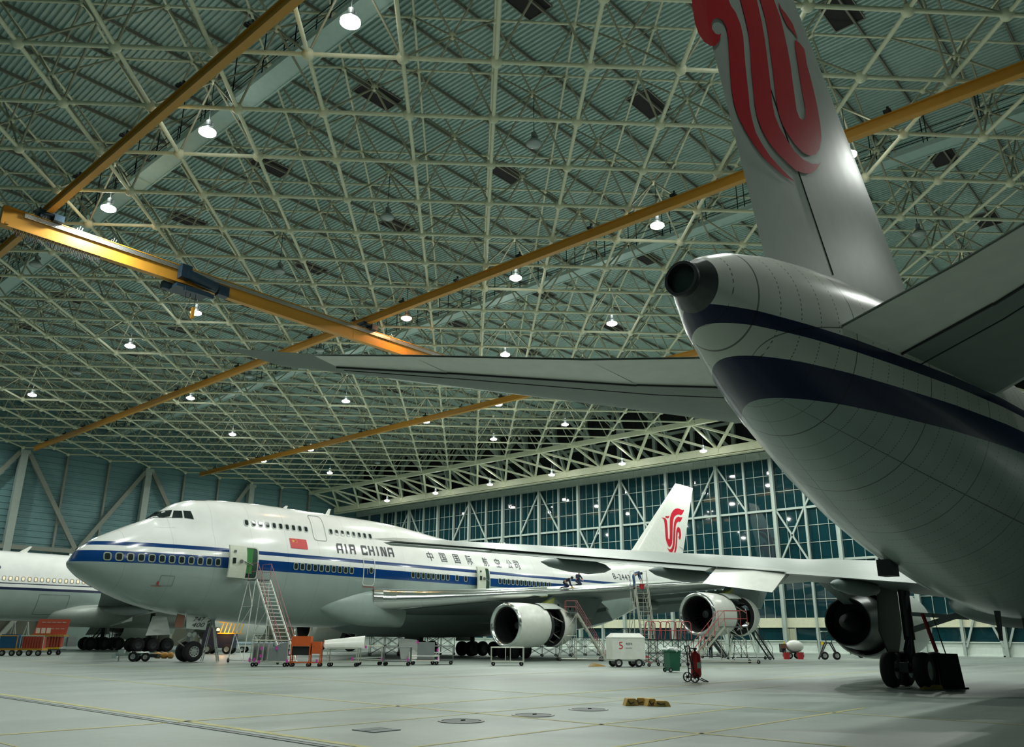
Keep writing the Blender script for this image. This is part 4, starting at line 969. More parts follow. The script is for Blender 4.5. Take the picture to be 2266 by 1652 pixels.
# wings
def w7z(s): return 3.30+.105*(s-2)
def w7le(s): return L7-interp(s, [2, 8.2, 23.8], [30.2, 26.0, 16.0])
def w7te(s): return L7-interp(s, [2, 8.2, 23.8], [18.6, 18.3, 13.6])
for sg in (1, -1):
    wsec = [(w7le(s), sg*s, w7z(s)+.12, w7te(s)-w7le(s), tc, .02) for s, tc in ((1.2, .14), (2.5, .135), (8.2, .115), (16, .105), (23.5, .095), (23.8, .05))]
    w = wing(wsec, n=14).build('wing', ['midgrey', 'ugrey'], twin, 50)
    def panel(name, s0, s1, dr, cf, mk, dz=0.):
        mb = MB(); P = []
        for s in (s0, s1):
            x, z, c = w7te(s), w7z(s), (w7te(s)-w7le(s))*cf
            P.append([(x-.35, sg*s, z+.03+dz), (x-.35+c*math.cos(dr), sg*s, z+.03+dz-c*math.sin(dr)), (x-.35, sg*s, z-.14+dz)])
        mb.add(P[0]+P[1], [(0, 1, 2), (5, 4, 3), (0, 3, 4, 1), (1, 4, 5, 2), (2, 5, 3, 0)]); return mb.build(name, mk, w)
    panel('outboard_flap', 9.6, 18.0, .30, .12, 'midgrey'); panel('outboard_aileron', 18.1, 23.0, .18, .16, 'midgrey'); panel('inboard_aileron', 7.1, 9.5, .50, .20, 'white'); panel('inboard_flap', 2.6, 7.0, .2, .08, 'midgrey')
    for s in (5.2, 11.2, 15.2):
        x = w7te(s)-3.4
        MB().lathe([(0, .02), (.5, .18), (1.5, .29), (2.8, .27), (4.0, .16), (4.5, .02)], o=(x, sg*s, w7z(s)-.36), ax='x', n=14).build('flap_track_fairing', 'ugrey', w, 50)
    le = MB(); ss = [2.6+1.06*k for k in range(21)]
    for a, b in zip(ss, ss[1:]): le.tube((w7le(a)+.1, sg*a, w7z(a)+.12), (w7le(b)+.1, sg*b, w7z(b)+.12), .2-.005*a, 8, cap=False)
    le.build('leading_edge', 'silver', w, 50)
    # engine
    e = bpy.data.objects.new('engine', None); C.objects.link(e); e.parent = twin; e.location = (L7-27.2, sg*7.9, 2.28)
    MB().lathe([(-2.6, 1.08), (-4.3, 1.12), (-4.75, 1.2), (-4.9, 1.30), (-4.75, 1.40), (-4.1, 1.47), (-2.2, 1.48), (-.8, 1.44), (0, 1.36), (-.02, 1.30), (-2.4, 1.2)], ax='x', n=44).build('nacelle', 'wgrey', e, 60)
    MB().lathe([(-2.4, 1.16), (-.6, 1.15), (.4, 1.10), (1.0, 1.02), (1.5, .95), (1.5, .90), (.2, .92)], ax='x', n=40).build('core_cowl', 'soot', e, 60)
    MB().lathe([(-2.3, 1.06), (-2.3, 1.3)], ax='x', n=40).build('fan_duct', 'dark', e)
    MB().lathe([(.6, .02), (.6, .92)], ax='x', n=32).build('core_duct', 'dark', e)
    MB().lathe([(.9, .45), (1.7, .28), (1.9, .02)], ax='x', n=24).build('exhaust_plug', 'dark', e, 50)  # plug coloured black for the shade inside the exhaust
    MB().lathe([(-2.6, .02), (-2.6, 1.08)], ax='x', n=24).lathe([(-3.4, .02), (-2.9, .3), (-2.6, .4)], ax='x', n=16).build('fan', 'fan', e, 40)
    MB().prism([(-3.4, -.2, 1.3), (1.2, -.2, .7), (4.2, -.2, w7z(7.9)-2.28+.0), (-.8, -.2, w7z(7.9)-2.28+.25), (-2.2, -.2, w7z(7.9)-2.28+.05)], (0, .4, 0)).build('pylon', 'ugrey', e)
    # main gear
    g = bpy.data.objects.new('main_gear', None); C.objects.link(g); g.parent = twin; g.location = (L7-(32.6-XT), sg*4.93, 0)
    for a in (-.71, .71):
        for b in (-.55, .55): wheelset(g, (a, b, .60), .60, .44)
    MB().box((0, 0, .62), (1.7, .22, .24)).tube((-.71, -.6, .6), (-.71, .6, .6), .07, 8).tube((.71, -.6, .6), (.71, .6, .6), .07, 8).box((.95, 0, .7), (.25, .3, .3)).build('bogie_beam', 'dsteel', g)
    MB().tube((0, 0, .62), (0, 0, 2.2), .13, 14).tube((0, 0, 1.6), (0, 0, 3.6), .19, 14).build('shock_strut', 'dsteel', g, 40)
    MB().bar((.15, 0, 1.7), (.65, 0, 1.25), .12, .07).bar((.65, 0, 1.25), (.2, 0, .85), .12, .07).path([(.2, .1, 2.2), (.35, .15, 1.6), (.3, .1, 1.1), (.5, .3, .8)], .03, 5).build('torque_link', 'dsteel', g)
    q = -sg
    MB().bar((0, 0, 1.9), (-.3, q*2.6, 2.75), .14, .2).bar((0, q*.1, 2.5), (-.2, q*2.0, 2.35), .12, .14).bar((0, 0, 2.6), (1.1, q*.5, 3.2), .1, .1).build('side_brace', 'steel', g)
    MB().bar((.2, q*.9, 1.2), (0, q*.55, 2.5), .09, .09).build('gear_lock_strut', 'rail', g)
    MB().prism([(-1.1, sg*.55, 3.5), (1.0, sg*.55, 3.5), (1.15, sg*.62, 1.9), (.5, sg*.62, 1.15), (-.6, sg*.62, 1.15), (-1.2, sg*.6, 2.0)], (0, sg*.05, 0)).build('gear_door', 'dsteel', g)  # shadow over the gear is put into the door's dark colour
body([(L7-d, zb, zt, w) for d, zb, zt, w in ((16.5, 2.55, 2.7, .3), (18, 2.05, 3.1, 1.9), (20, 1.92, 3.5, 2.55), (26, 1.9, 3.6, 2.7), (31, 1.95, 3.5, 2.6), (33, 2.2, 3.0, 1.8))], 32).build('belly_fairing', 'ugrey', twin, 60)
mb = MB().box((L7-9.75, -.95, 3.08), (.46, .3, .34)); mb.build('tail_skid', 'dsteel', tf)
for d, h in ((14.6, .45), (17.5, .3), (20.5, .4)): MB().prism([(L7-d, -.03, 2.3), (L7-d+.4, -.03, 2.3), (L7-d+.35, -.03, 2.05-h), (L7-d+.22, -.03, 2.05-h)], (0, .06, 0)).build('blade_antenna', 'dsteel', tf)
ng = bpy.data.objects.new('nose_gear', None); C.objects.link(ng); ng.parent = twin; ng.location = (5.4, 0, 0)
for s in (-.3, .3): wheelset(ng, (0, s, .46), .46, .33)
MB().tube((0, 0, .46), (0, 0, 2.4), .1, 10).build('strut', 'dsteel', ng)

# ------------------------------------------------------------------ far twin behind the jumbo's nose
LF = 63.7; XF, YF = 6.8, 88.0
far = thing('wide_body_jet', 'white jet at far left with lit oval windows, behind the jumbo nose', 'airplane', (XF+LF, YF, 0), PI)
DF = [0, 1, 3, 6, 10, 14, 18, 57, 59.5, 61.5, 63, 63.7]
secs = [(LF-d, interp(d, DF, [6.6, 6.2, 5.3, 4.3, 3.3, 2.85, 2.75, 2.75, 3.0, 3.6, 4.4, 5.2]), interp(d, DF, [7.4, 8.0, 8.4, 8.7, 8.9, 9.0, 9.02, 9.02, 8.6, 7.6, 6.6, 5.8]), interp(d, DF, [.15, .7, 1.4, 2.1, 2.7, 3.0, 3.1, 3.1, 2.8, 2.1, 1.2, .3])) for d in [0, .5, 1, 2, 3, 4.5, 6, 8, 10, 12, 14, 16, 18, 24, 32, 40, 50, 57, 58.5, 59.5, 60.5, 61.5, 62.3, 63, 63.7]]
PF = paint('far_paint', [(0, GREYP), (5.36, NAVY), (5.62, WHITE), (5.88, NAVY), (6.0, WHITE)], 12., None)
ff = body(secs, 48).build('fuselage', PF, far, 60)
def farside(u, v, l): 
    d = LF-u; zb, zt, w = [interp(d, DF, a) for a in ([6.6, 6.2, 5.3, 4.3, 3.3, 2.85, 2.75, 2.75, 3.0, 3.6, 4.4, 5.2], [7.4, 8.0, 8.4, 8.7, 8.9, 9.0, 9.02, 9.02, 8.6, 7.6, 6.6, 5.8], [.15, .7, 1.4, 2.1, 2.7, 3.0, 3.1, 3.1, 2.8, 2.1, 1.2, .3])]
    q = (v-(zb+zt)/2)/((zt-zb)/2); return Vector((u, w*math.sqrt(max(0, 1-q*q))+.02+l, v))
for k in range(17):
    t = LF-(24.6-XF)-.533*k
    decal('cabin_window', [(ring_polys([(t+a*.85, 6.38+b*.85) for a, b in wo], [(t+a*.8, 6.38+b*.85) for a, b in wi]), .012), ([[(t+a*.8, 6.38+b*.85) for a, b in wi]], .004)], farside, ['steel', 'lit'], ff, .2, .5)
tp = fit_polys(text_polys('B-2069', 1, 0, 1.1), 22.9, 25.35, 7.05, 7.5)
decal('registration', [([[(LF-(p[0]-XF), p[1]) for p in q] for q in tp], .004)], farside, ['textblue'], ff, .12, .4)
o = decal('cargo_door', [(outline(LF-(31.6-XF), LF-(28.9-XF), 3.3, 5.1, .03, .1), .01)], farside, ['steel'], ff, .12, .4)
MB().prism([(LF-21.3, -.04, 8.98), (LF-20.6, -.04, 8.98), (LF-21.5, -.04, 9.6), (LF-21.7, -.04, 9.6)], (0, .08, 0)).build('blade_antenna', 'white', ff)
MB().prism([(LF-25.8, -.04, 8.98), (LF-25.2, -.04, 8.98), (LF-25.2, -.04, 9.2), (LF-25.8, -.04, 9.2)], (0, .08, 0)).build('blade_antenna', 'white', ff)
bf = body([(LF-d, zb, zt, w) for d, zb, zt, w in ((22.5, 3.6, 3.9, .2), (24, 2.7, 4.3, 2.2), (26, 2.35, 4.7, 3.2), (29, 2.2, 5.0, 3.45), (36, 2.2, 5.0, 3.5), (42, 2.2, 4.8, 3.4), (46, 2.6, 4.0, 2.0))], 40).build('belly_fairing', 'wgrey', far, 60)
for sg in (1, -1):
    w = wing([(22.5, sg*2.5, 4.2, 13.5, .13, 0), (30.5, sg*9.5, 4.9, 8.2, .11, 0), (45, sg*29.5, 6.9, 2.0, .09, 0)], n=12).build('wing', ['wgrey', 'ugrey'], far, 50)
    mb = MB()
    for s0, s1, dx, dz, dr, c in ((3.6, 8.0, 0, 0, .28, 4.6), (3.6, 8.0, 4.5, -1.3, .55, 1.2)):
        mb.prism([(29.6+dx, sg*s0, 4.25+dz), (29.6+dx+c*math.cos(dr), sg*s0, 4.25+dz-c*math.sin(dr)), (29.6+dx, sg*s0, 3.85+dz)], (.8, sg*(s1-s0), .25))
    mb.build('trailing_flap', 'wgrey', w)
    MB().lathe([(0, .02), (.6, .3), (2, .45), (3.4, .35), (4.4, .02)], o=(33.5, sg*8.5, 3.7), ax='x', n=12).build('flap_track_fairing', 'ugrey', w, 50)
    e = bpy.data.objects.new('engine', None); C.objects.link(e); e.parent = far; e.location = (28.5, sg*9.6, 2.75)
    MB().lathe([(-2.5, 1.3), (-5.6, 1.5), (-5.9, 1.65), (-5.6, 1.8), (-3, 1.9), (-.5, 1.7), (0, 1.6), (-2, 1.4)], ax='x', n=36).build('nacelle', 'wgrey', e, 60)
    MB().lathe([(-2.5, 1.2), (.4, 1.0), (1.6, .7), (1.6, .02)], ax='x', n=28).build('core_cowl', 'soot', e, 60)
    MB().prism([(-3.5, -.2, 1.7), (1.5, -.2, .8), (4, -.2, 2.0), (0, -.2, 2.2)], (0, .4, 0)).build('pylon', 'ugrey', e)
    g = bpy.data.objects.new('main_gear', None); C.objects.link(g); g.parent = far; g.location = (LF-(38.7-XF), sg*5.5, 0)
    for a in (-1.45, 0, 1.45):
        for b in (-.7, .7): wheelset(g, (a, b, .66), .66, .5, 'wheel', 'dsteel')  # rims coloured dark for the shade under the far jet
    MB().box((0, 0, .7), (3.2, .3, .3)).tube((0, 0, .7), (0, 0, 3.6), .22, 12).build('strut', 'dsteel', g)
    MB().prism([(-.9, sg*1.0, 3.3), (.5, sg*1.0, 3.3), (1.2, sg*1.5, 1.5), (-1.3, sg*1.5, 1.6)], (0, sg*.06, 0)).build('gear_door', 'wgrey', g)
ng = bpy.data.objects.new('nose_gear', None); C.objects.link(ng); ng.parent = far; ng.location = (5.9, 0, 0)
for s in (-.35, .35): wheelset(ng, (0, s, .53), .53, .4)
MB().tube((0, 0, .5), (0, 0, 3.2), .12, 10).build('strut', 'dsteel', ng)
# ------------------------------------------------------------------ ground equipment
def castor(parent, x, y, r=.09, mk='tyre'):
    o = MB().lathe([(-.02, r*.3), (-.025, r), (.025, r), (.02, r*.3)], o=(0, 0, 0), ax='y', n=16).build('castor', mk, parent, 40, loc=(x, y, r))
    MB().box((0, 0, r*.9), (.05, .08, r*.9)).build('castor_fork', 'steel', o)
    return o
def stair(name, label, cat, loc, rotz, H, run, W, tube='tube', rail='rail', plat=1.0, legspread=.5, n=None, railh=1.0, group=None, wheels=True, solid=False, r=.03):
    t = thing(name, label, cat, loc, rotz, group); n = n or max(4, int(H/.26))
    for s in (-W/2, W/2): MB().bar((0, s, H), (run, s, .05), .05, .12).build('stringer', tube, t)
    for k in range(1, n):
        a = k/n; MB().box((run*a, 0, H*(1-a)), (.22, W, .03)).build('step', tube, t)
    MB().box((-plat/2, 0, H), (plat, W+.1, .06)).build('platform', 'dsteel' if tube == 'dtube' else 'steel', t)
    for s in (-W/2, W/2):
        hr = MB()
        hr.path([(-plat, s, H), (-plat, s, H+railh), (0, s, H+railh), (run*.96, s, railh*.95+.05), (run*.98, s, .15)], r*.65, 6)
        hr.path([(-plat, s, H+railh*.5), (0, s, H+railh*.5), (run*.96, s, railh*.5)], r*.5, 6)
        for a in (0, .33, .66): hr.tube((run*a, s, H*(1-a)), (run*a, s, H*(1-a)+railh), r*.6, 6)
        hr.build('handrail', rail, t)
    for s in (-1, 1):
        MB().tube((-plat*.1, s*W/2, H), (-legspread*.2, s*(W/2+legspread*.3), .12), r, 8).build('leg', tube, t)
        MB().tube((-plat*.95, s*W/2, H), (-plat-legspread, s*(W/2+legspread*.3), .12), r, 8).build('leg', tube, t)
    b = MB(); z0 = .25
    for s in (-1, 1):
        y = s*(W/2+legspread*.3)
        b.tube((-plat-legspread, y, .15), (run, s*W/2, .15), r, 6)
        m = max(2, int(H/1.4))
        for k in range(m):
            a, c = k/m, (k+1)/m
            xa = lambda q, f: (-plat*.95-(legspread+plat*.05)*(1-q)) if f else -legspread*.2*(1-q)
            ya = lambda q: s*(W/2+legspread*.3*(1-q))
            b.tube((xa(a, k % 2), ya(a), .12+(H-.12)*a), (xa(c, (k+1) % 2), ya(c), .12+(H-.12)*c), r*.7, 6)
            b.tube((xa(c, 0), ya(c), .12+(H-.12)*c), (xa(c, 1), ya(c), .12+(H-.12)*c), r*.7, 6)
    b.tube((-plat-legspread, -W/2-legspread*.3, .15), (-plat-legspread, W/2+legspread*.3, .15), r, 6)
    b.build('brace', tube, t)
    if wheels:
        for s in (-1, 1): castor(t, -plat-legspread, s*(W/2+legspread*.3), .12); castor(t, run*.85, s*W/2, .12)
    return t
R45 = -PI/4
stair('boarding_stairs', 'tall white boarding stairs with pink-red handrails at the open front door', 'stairs', (28.75, 46.9, 0), -PI/2, 4.92, 3.7, .95, 'white', 'pinkrail', 1.0, .9, 22, 1.0)
p = onz(1342, 1462)
stair('maintenance_stairs', 'pale steps with red and cream rails behind the open inboard engine', 'stairs', p+Vector((-1.5, 1.5, 0)), R45, 3.3, 2.05, .9, 'tube', 'pinkrail', .8, .5, 10, .85)
p = ony(1418, 1300, 33.8)
t = stair('wing_access_stand', 'tall narrow access stand against the wing edge, with a worker and red bucket on top', 'stand', (p.x, p.y, 0), -PI/2-.6, p.z-.1, 1.3, .95, 'tube', 'tube', .8, .5, 16, 1.3)
STAND = (p.x, p.y, p.z)
p = onz(1640, 1468)
stair('engine_stand', 'wheeled platform with red guard rails beside the outboard engine inlet', 'stand', p+Vector((-.6, .9, 0)), PI*.75+.1, 2.35, 2.3, 1.1, 'tube', 'rail', 1.6, .5, 9, 1.05)
p = onz(1645, 1452)
stair('engine_ladder_stand', 'tall dark ladder stand reaching into the outboard engine inlet', 'stand', p+Vector((-4.2, 3.0, 0)), R45, 4.0, 3.0, .9, 'steel', 'brownred', .8, .4, 12, 1.0)
p = onz(1712, 1459)
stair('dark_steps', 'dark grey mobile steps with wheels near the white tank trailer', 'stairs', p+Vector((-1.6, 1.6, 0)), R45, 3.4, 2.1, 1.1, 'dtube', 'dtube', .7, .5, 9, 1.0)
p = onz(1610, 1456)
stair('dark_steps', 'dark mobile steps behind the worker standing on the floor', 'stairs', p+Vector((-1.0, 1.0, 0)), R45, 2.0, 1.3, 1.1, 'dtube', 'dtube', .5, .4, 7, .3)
p = onz(262, 1438)
stair('dark_steps', 'dark steps leaning by the wheels of the far white jet', 'stairs', (p.x-1, p.y+1, 0), PI*.75, 2.9, 2.2, .9, 'dtube', 'steel', .6, .4, 9, .6)
def scaffold(name, label, loc, rotz, nx, nz, sx=1.3, sz=.9, d=1.2, tube='dtube', group=None, deck=None, railm=None):
    t = thing(name, label, 'scaffold', loc, rotz, group)
    fr = MB(); dg = MB()
    for i in range(nx+1):
        x = (i-nx/2)*sx
        for y in (-d/2, d/2): fr.tube((x, y, .12), (x, y, nz*sz), .024, 6)
        for k in range(1, nz+1): fr.tube((x, -d/2, k*sz), (x, d/2, k*sz), .02, 6)
        for y in (-d/2, d/2): castor(t, x, y, .1)
    for k in range(1, nz+1):
        for y in (-d/2, d/2): fr.tube((-nx/2*sx, y, k*sz), (nx/2*sx, y, k*sz), .02, 6)
    for i in range(nx):
        for k in range(nz):
            x0, x1 = (i-nx/2)*sx, (i+1-nx/2)*sx; z0, z1 = max(.12, k*sz), (k+1)*sz
            for y in (-d/2, d/2): dg.tube((x0, y, z0), (x1, y, z1), .016, 5).tube((x1, y, z0), (x0, y, z1), .016, 5)
    fr.build('frame', tube, t); dg.build('cross_brace', tube, t)
    if deck is not None: MB().box((0, 0, nz*sz+.03), (nx*sx+.1, d+.05, .06)).build('deck', deck, t)
    if railm:
        z = nz*sz+.06; L2 = nx*sx/2
        for y in (-d/2, d/2):
            g = MB()
            for c in range(nx):
                x0 = -L2+c*sx+.1; x1 = x0+sx-.2
                g.path([(x0, y, z), (x0+.15, y, z+.95), (x0+.25, y, z+1.02), (x1-.15, y, z+1.02), (x1, y, z+.9), (x1, y, z)], .028, 6).tube((x0, y, z+.5), (x1, y, z+.5), .022, 6)
            g.build('guard_rail', railm, t)
    return t
p = onz(1490, 1474)
scaffold('platform_trolley', 'low wheeled work platform with red guard rails between the white cart and the outboard engine', (p.x, p.y+.3, 0), R45+.05, 3, 2, .92, .74, 1.3, 'dtube', None, 'dsteel', 'rail')
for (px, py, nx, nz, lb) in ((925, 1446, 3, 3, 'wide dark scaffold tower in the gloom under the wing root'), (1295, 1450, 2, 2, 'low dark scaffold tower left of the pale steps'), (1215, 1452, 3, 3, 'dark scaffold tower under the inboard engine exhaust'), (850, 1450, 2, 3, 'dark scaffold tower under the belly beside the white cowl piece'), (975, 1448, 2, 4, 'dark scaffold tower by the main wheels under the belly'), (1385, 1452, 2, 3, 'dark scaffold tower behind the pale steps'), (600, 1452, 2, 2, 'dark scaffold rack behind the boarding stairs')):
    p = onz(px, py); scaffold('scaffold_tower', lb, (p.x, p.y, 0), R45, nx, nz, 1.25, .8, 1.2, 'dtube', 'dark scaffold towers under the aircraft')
# carts in front of the jumbo
def cart_frame(name, label, loc, rotz, w=1.7, d=.9, h=1.05, mk='tube', mid=True, group=None, cat='cart', shelf=False):
    t = thing(name, label, cat, loc, rotz, group)
    MB().box((0, 0, .24), (w, d, .05)).build('base', mk, t)
    for x in (-w/2+.03, w/2-.03):
        for y in (-d/2+.03, d/2-.03): MB().tube((x, y, .26), (x, y, h), .028, 8).build('post', mk, t)
    tr_ = MB()
    for y in (-d/2+.03, d/2-.03): tr_.tube((-w/2, y, h), (w/2, y, h), .028, 8)
    for x in (-w/2+.03, w/2-.03): tr_.tube((x, -d/2, h), (x, d/2, h), .028, 8)
    tr_.build('top_rail', mk, t)
    for x in (-w/2+.15, w/2-.15):
        for y in (-d/2+.12, d/2-.12): castor(t, x, y, .11)
    return t
def tape(t, pts):
    for p in pts: MB().box(p, (.10, .06, .16)).build('pink_tape', 'pink', t)
RC = R45
p = onz(604, 1475)
t = cart_frame('panel_cart', 'wheeled rack of grey curved panels with pink tape, in front of the boarding stairs', p+Vector((.2, .6, 0)), RC, 2.0, 1.0, 1.35)
for k in range(4): 
    x = -.9+.27*k; MB().prism([(x, -.45, .3), (x+.05, -.45, .3), (x+.05, -.45, 1.2), (x, -.45, 1.25)], (0, .9, 0)).build('curved_panel', 'panelgrey', t)
MB().prism([(-.1, -.5, .3), (.95, -.5, .3), (.95, -.5, 1.25), (.6, -.5, 1.2), (-.1, -.5, .85)], (0, .05, 0)).build('flat_panel', 'panelgrey', t)
hp = MB()
for k in range(4): x = -.85+.27*k; hp.path([(x+.3, -.52, 1.35), (x+.08, -.52, 1.33), (x, -.52, 1.2), (x-.03, -.52, .3)], .022, 6)
hp.build('hoop', 'tube', t)
tape(t, [(-.42, -.55, .95), (-.42, -.55, .55), (.4, -.56, .95), (-1., -.5, .35), (-.5, -.52, .25), (.98, -.5, .3), (-.75, -.52, .36)])
p = onz(685, 1475)
t = thing('tool_cabinet', 'bright orange wheeled cabinet with a side locker, in the row of carts', 'cabinet', p+Vector((.1, .5, 0)), RC)
MB().box((-.3, 0, 1.32), (1.05, .6, .52)).build('hood', 'orange', t)
MB().box((.55, 0, .98), (.5, .55, .62)).build('locker', 'orange', t)
d = MB().box((.55, -.285, .98), (.44, .02, .56)).build('locker_door', 'orange', t); MB().box((.42, -.30, 1.05), (.03, .03, .08)).build('latch', 'steel', d)
MB().box((-.3, .05, .82), (.95, .5, .45)).build('drawer_box', 'dark', t)
for x in (-.8, .2, .78):
    for y in (-.27, .27): MB().box((x, y, .6), (.06, .06, .95)).build('post', 'orange', t)
MB().box((0, 0, .22), (1.66, .6, .05)).build('base', 'orange', t)
for x in (-.75, .15, .75):
    for y in (-.25, .25): castor(t, x, y, .1)
tape(t, [(.62, -.32, .3), (-.95, -.3, .7)])
p = onz(768, 1475)
t = cart_frame('cradle_cart', 'pale tube cart carrying a long white cowl piece', p+Vector((.2, .6, 0)), RC, 1.75, .95, .95, 'tube')
c = thing('engine_cowl_piece', 'long white half-round cowl piece lying on a tube cart', 'cowl', p+Vector((.25, .6, .98)), RC+.08)
MB().lathe([(-1.15, .34), (-1.15, .38), (1.05, .62), (1.05, .58), (-1.15, .34)], o=(0, 0, .02), ax='x', n=28, a0=0, a1=PI).lathe([(-1.14, .02), (-1.14, .34)], o=(0, 0, .02), ax='x', n=28, a0=0, a1=PI).box((-.05, 0, .01), (2.1, .8, .03)).build('shell', 'white', c, 50)
MB().lathe([(-1.16, .36), (-1.17, .40), (-1.13, .40)], o=(0, 0, .02), ax='x', n=28, a0=0, a1=PI).build('rim', 'brownred', c, 50)
p = onz(842, 1472)
t = cart_frame('flat_cart', 'low cream tube cart loaded with flat panels, second after the cowl piece', p+Vector((-.1, .9, 0)), RC, 1.5, .9, 1.05)
MB().box((0, .05, .34), (1.4, .8, .04), Matrix.Rotation(.05, 3, 'Y')).box((-.1, 0, .41), (1.6, .7, .03), Matrix.Rotation(-.04, 3, 'Y')).build('stacked_panel', 'wgrey', t)
tape(t, [(-.2, -.45, 1.0), (-.95, -.4, .35)])
p = onz(888, 1473)
t = cart_frame('tube_cart', 'grey tube cart with open top frame in front of the white curved panels', p+Vector((.1, .5, 0)), RC, 1.6, .9, 1.0, 'steel')
tape(t, [(.62, -.42, .35), (-.8, -.4, .35)])
p = onz(905, 1458)
c = thing('curved_panel_stack', 'leaning white curved fairing panels behind the tube carts', 'panels', (p.x, p.y, 0), RC)
MB().prism([(-.6, 0, .02), (.9, 0, .02), (.5, .3, 1.35), (-.9, .3, 1.45)], (.02, .05, .02)).build('upright_panel', 'wgrey', c)
MB().prism([(0, -.35, .02), (1.2, -.35, .05), (.3, -.2, .65), (0, -.2, .5)], (.02, .05, .02)).build('front_panel', 'white', c)
p = onz(955, 1471)
t = cart_frame('box_cart', 'white based cart holding an upright grey panel box with pink tape', p+Vector((0, .6, 0)), RC, 1.7, .9, .5, 'white')
MB().box((.05, 0, .78), (1.0, .6, 1.0)).build('grey_box', 'panelgrey', t); MB().box((.05, 0, .27), (1.1, .7, .04)).build('box_tray', 'brownred', t)
tape(t, [(-.45, -.32, 1.28), (.75, -.4, .85), (.8, -.4, .35)])
p = onz(990, 1470)
t = cart_frame('tube_cart', 'grey tube cart at the right end of the row of carts', p+Vector((.1, .6, 0)), RC, 1.4, .9, 1.05, 'steel')
MB().box((0, 0, .68), (1.3, .8, .04)).build('shelf', 'wgrey', t)
p = onz(1134, 1473)
t = cart_frame('double_frame_trolley', 'cream double tube trolley standing alone under the inboard engine', p+Vector((.1, .5, 0)), RC, 1.95, .75, 1.02, 'tube')
for x in (-.12, .16): MB().box((x, -.33, .62), (.045, .045, .8)).build('post', 'tube', t)
# white service cart with number
p = onz(1403, 1476)
t = thing('service_cart', 'white box cart on black wheels marked with a red 5', 'cart', p+Vector((.35, .75, 0)), R45+.12)
MB().prism([(-1.0, -.65, .42), (.95, -.65, .42), (.95, -.65, 1.62), (-1.0, -.65, 1.62)], (0, 1.3, 0)).prism([(-1.0, -.65, 1.62), (.95, -.65, 1.62), (.95, .65, 1.62), (-1.0, .65, 1.62)], (0, 0, .01)).add([(-1.02, -.68, 1.62), (.97, -.68, 1.62), (.97, .68, 1.62), (-1.02, .68, 1.62), (-.8, -.35, 1.86), (.75, -.35, 1.86), (.75, .35, 1.86), (-.8, .35, 1.86)], [(0, 1, 5, 4), (1, 2, 6, 5), (2, 3, 7, 6), (3, 0, 4, 7), (4, 5, 6, 7)]).build('body', 'white', t)
MB().box((0, 0, .38), (1.9, 1.2, .1)).build('chassis', 'wgrey', t)
for x in (-.65, .55):
    for y in (-.58, .58): wheelset(t, (x, y, .24), .24, .16)
decal('front_numeral', [(fit_polys(text_polys('5', 1), -.62, -.38, .98, 1.38), 0)], lambda u, v, l: Vector((u, -.655-l, v)), ['red'], t, 5, 5)
decal('end_numeral', [(fit_polys(text_polys('5', 1), -.2, .05, 1.02, 1.42), 0)], lambda u, v, l: Vector((.955, u, v)), ['red'], t, 5, 5)
decal('name_lettering', [(fit_polys(text_polys('电源车', 1), -.2, .2, 1.2, 1.34), 0), (fit_polys(text_polys('POWER UNIT', 1), -.2, .22, 1.02, 1.07), 0)][:1], lambda u, v, l: Vector((u, -.655-l, v)), ['textdark'], t, 5, 5)
MB().box((-.02, -.657, 1.04), (.4, .006, .03)).build('name_strip', 'steel', t)
MB().tube((1.0, .1, 1.5), (1.2, .1, .4), .03, 6).path([(1.05, -.1, .4), (1.5, -.1, .2)], .03, 6).box((1.15, -.2, .55), (.25, .25, .12)).build('tow_bar', 'rail', t)
# wheelie bin
p = onz(1498, 1487)
t = thing('wheelie_bin', 'dark green wheeled bin with a clear bag over the rim', 'bin', p+Vector((.1, .3, 0)), R45+.25)
MB().add([(-.25, -.27, .06), (.25, -.27, .06), (.25, .27, .06), (-.25, .27, .06), (-.31, -.34, 1.0), (.31, -.34, 1.0), (.31, .34, 1.0), (-.31, .34, 1.0)], [(0, 1, 5, 4), (1, 2, 6, 5), (2, 3, 7, 6), (3, 0, 4, 7), (0, 3, 2, 1)]).box((0, 0, .98), (.66, .72, .06)).build('body', 'greenbin', t)
MB().box((-.33, 0, 1.0), (.12, .6, .05)).build('handle', 'greenbin', t)
for y in (-.3, .3): wheelset(t, (-.27, y, .11), .11, .06)
bm_ = MB(); rnd = random.Random(3)
for k in range(26): 
    a = rnd.uniform(-.32, .34); b = rnd.uniform(-.34, .34); bm_.sphere((a, b, 1.02+rnd.uniform(0, .09)), rnd.uniform(.05, .11), 7, 5)
for k in range(10): bm_.sphere((.33+rnd.uniform(0, .05), rnd.uniform(-.34, .3), .98-rnd.uniform(0, .4)), rnd.uniform(.04, .08), 7, 5)
bm_.build('bin_bag', 'bag', t, 60)
